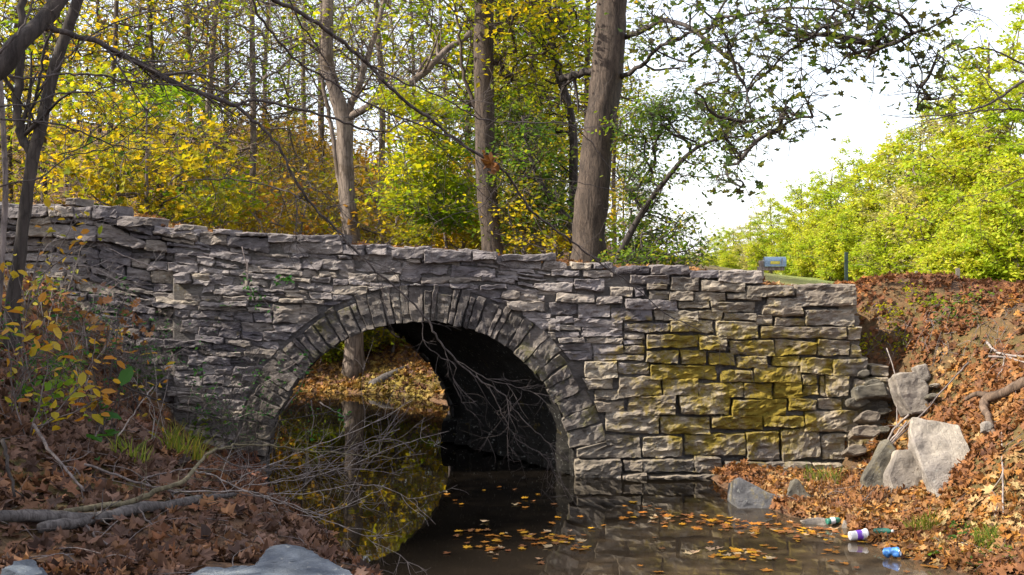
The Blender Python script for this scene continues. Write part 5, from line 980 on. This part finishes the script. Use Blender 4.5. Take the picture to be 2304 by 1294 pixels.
def item(name, label, cat, loc, rot, parts):
    root = bpy.data.objects.new(name, None); COL.objects.link(root); root.empty_display_size = .1; tag(root, label, cat)
    for pn, prof, mt in parts:
        mb_ = MB(); lathe(mb_, smooth_profile(prof)); q_ = mb_.v[-1]; q_[:, :2] *= (1+(.35*vnoise(q_*38, 7) if 'can' in name else .06*vnoise(q_*30, 7)))[:, None]; o = bpy.data.objects.new(pn, mb_.mesh(pn, mt)); COL.objects.link(o); o.parent = root
    put(root, loc, rot); return root
c = hit(1938, 1220); item('plastic_cup', 'purple and white plastic cup lying on its side at the water edge', 'cup', (c[0]-.09, c[1], .045), (0, math.radians(88), math.radians(10)), [('cup_body', [(0, .002), (.034, .002), (.036, .05), (.037, .05), (.041, .125)], purple), ('cup_rim', [(.0405, .125), (.0475, .126), (.0475, .142), (.044, .143), (.041, .12), (.034, .01), (0, .01)], white), ('cup_base', [(0, -.001), (.0345, -.001), (.0358, .028), (.0352, .03)], white)])
c = hit(1998, 1254); item('drink_can', 'crushed blue and silver drink can lying on leaves in the shallows', 'can', (c[0]-.03, c[1], .035), (0, math.radians(80), math.radians(-35)), [('can_body', [(.024, 0), (.033, .008), (.033, .05), (.027, .06), (.033, .07), (.033, .112), (.026, .12)], blue), ('can_lid', [(0, .116), (.024, .116), (.026, .121), (.024, .1235)], silver), ('can_base', [(0, .004), (.022, .0), (.0245, -.002), (.025, .002)], silver)])
bott = [(0, 0), (.03, 0), (.033, .01), (.033, .11), (.028, .14), (.013, .165), (.012, .19), (0, .19)]
c = hit(1872, 1184); item('bottle', 'green bottle lying by the low flat stone at the water edge', 'bottle', (c[0]-.05, c[1]-.02, c[2]+.04), (0, math.radians(86), math.radians(15)), [('bottle_body', [(a*.8, b_*.8) for a, b_ in bott], green), ('label_band', [(.0272, .03), (.0276, .032), (.0276, .07), (.0272, .072)], white)])
c = hit(1982, 1208); item('bottle', 'green bottle half hidden in leaves right of the purple cup', 'bottle', (c[0]-.05, c[1], c[2]+.035), (0, math.radians(80), math.radians(-40)), [('bottle_body', [(a*.8, b_*.8) for a, b_ in bott], green), ('bottle_cap', [(0, .155), (.0115, .155), (.0115, .142), (.0100, .141)], white)])
c = hit(1942, 630); item('drink_can', 'pale blue and white can lying on leaves along the bank crest', 'can', (c[0]-.06, c[1], c[2]+.05), (0, math.radians(88), math.radians(8)), [('can_body', [(.024, 0), (.033, .008), (.033, .112), (.026, .12)], white), ('can_lid', [(0, .116), (.024, .116), (.026, .121)], blue)])

# ------------------------------------------------------------------ mailbox and posts beyond the bank
YM = 27.0; mp_ = P(1740, 590, YM); gm = gz(mp_[0], YM)
mbx = empty('mailbox', (mp_[0], YM, gm), 'blue grey mailbox with yellow marking on a timber post beyond the bank crest', 'mailbox')
bx = MB(); k = 14; Lb = .50; R_ = .105; prof = [(-R_, 0), (-R_, .13)]+[(-R_*math.cos(a), .13+R_*.9*math.sin(a)) for a in np.linspace(.15, math.pi-.15, 11)]+[(R_, .13), (R_, 0)]
n_ = len(prof); pv = []
for xx in (-Lb/2, Lb/2):
    for (a, z_) in prof: pv.append((mp_[0]+xx+.03, YM+a, mp_[2]-.10+z_))
bx.add(pv, [np.array([(q, (q+1) % n_, n_+(q+1) % n_, n_+q) for q in range(n_)])]); bx.f.append(np.array([list(range(n_))])); bx.f.append(np.array([list(range(n_, 2*n_))[::-1]]))
body = bx.build('box', plain('mailbox_metal', (.22, .30, .38), .4, .4), mbx, smooth=False)
def box(name, mat, cx, cy, cz, sx_, sy_, sz_, parent):
    bm = bmesh.new(); bmesh.ops.create_cube(bm, size=1); bmesh.ops.scale(bm, vec=(sx_, sy_, sz_), verts=bm.verts); bmesh.ops.translate(bm, vec=(cx, cy, cz), verts=bm.verts); bmesh.ops.bevel(bm, geom=bm.edges[:], offset=.006, segments=1, affect='EDGES')
    me = bpy.data.meshes.new(name); bm.to_mesh(me); bm.free(); me.materials.append(mat); o = bpy.data.objects.new(name, me); COL.objects.link(o)
    if parent: o.parent = parent; o.matrix_parent_inverse = parent.matrix_world.inverted()
    return o
wood = bark_mat('old_timber', (.14, .11, .09), (.3, .25, .21), 10, .4)
box('marking', plain('yellow_marking', (.65, .55, .08), .5), mp_[0]+.02, YM-R_-.004, mp_[2]-.01, .22, .006, .07, mbx)
box('flag', plain('flag_grey', (.3, .33, .36), .5), mp_[0]+.18, YM-R_-.012, mp_[2]+.02, .03, .006, .14, mbx)
box('door', plain('door_metal', (.30, .36, .42), .4, .4), mp_[0]-Lb/2+.022, YM, mp_[2]-.03, .012, .2, .15, mbx)
box('arm', wood, mp_[0]-.06, YM, mp_[2]-.15, .62, .12, .09, mbx); box('post', wood, mp_[0]-.28, YM+.005, (mp_[2]-.10+gm-.2)/2+.06, .10, .10, (mp_[2]+.05-gm+.2), mbx)
for (px, Yd, t_, lb) in [(1904, 34, 575, 'dark green metal post standing before the yellow trees'), (2155, 30, 612, 'short grey timber post at the right end of the bank crest'), (2062, 40, 616, 'small grey timber post in the meadow between green and grey posts')]:
    q = P(px, t_, Yd); g0 = gz(q[0], Yd); o = box('post', wood if Yd != 34 else plain('green_paint', (.04, .06, .05), .7), 0, 0, (q[2]-g0)/2, .09, .09, q[2]-g0+.2, None); o.location = (q[0], Yd, g0); tag(o, lb, 'post')
print('objects', len(bpy.data.objects), 'polys', sum(len(m_.polygons) for m_ in bpy.data.meshes))

# give look-alikes in the woods their own place
from collections import defaultdict
dd = defaultdict(list)
for o in bpy.data.objects:
    if o.parent is None and o.get('label') and o.name.split('.')[0] in ('woodland_tree', 'woodland_shrub', 'bank_shrub'): dd[o['label']].append(o)
for lb, os_ in dd.items():
    if len(os_) > 1:
        os_.sort(key=lambda o: o.location.x/o.location.y)
        for q, o in enumerate(os_): o['label'] = lb+(', leftmost' if q == 0 else ', rightmost' if q == len(os_)-1 else ', %s from left' % ('second', 'third', 'fourth', 'fifth', 'sixth', 'seventh', 'eighth', 'ninth', 'tenth', 'eleventh', 'twelfth', 'thirteenth', 'fourteenth', 'fifteenth')[q-1])
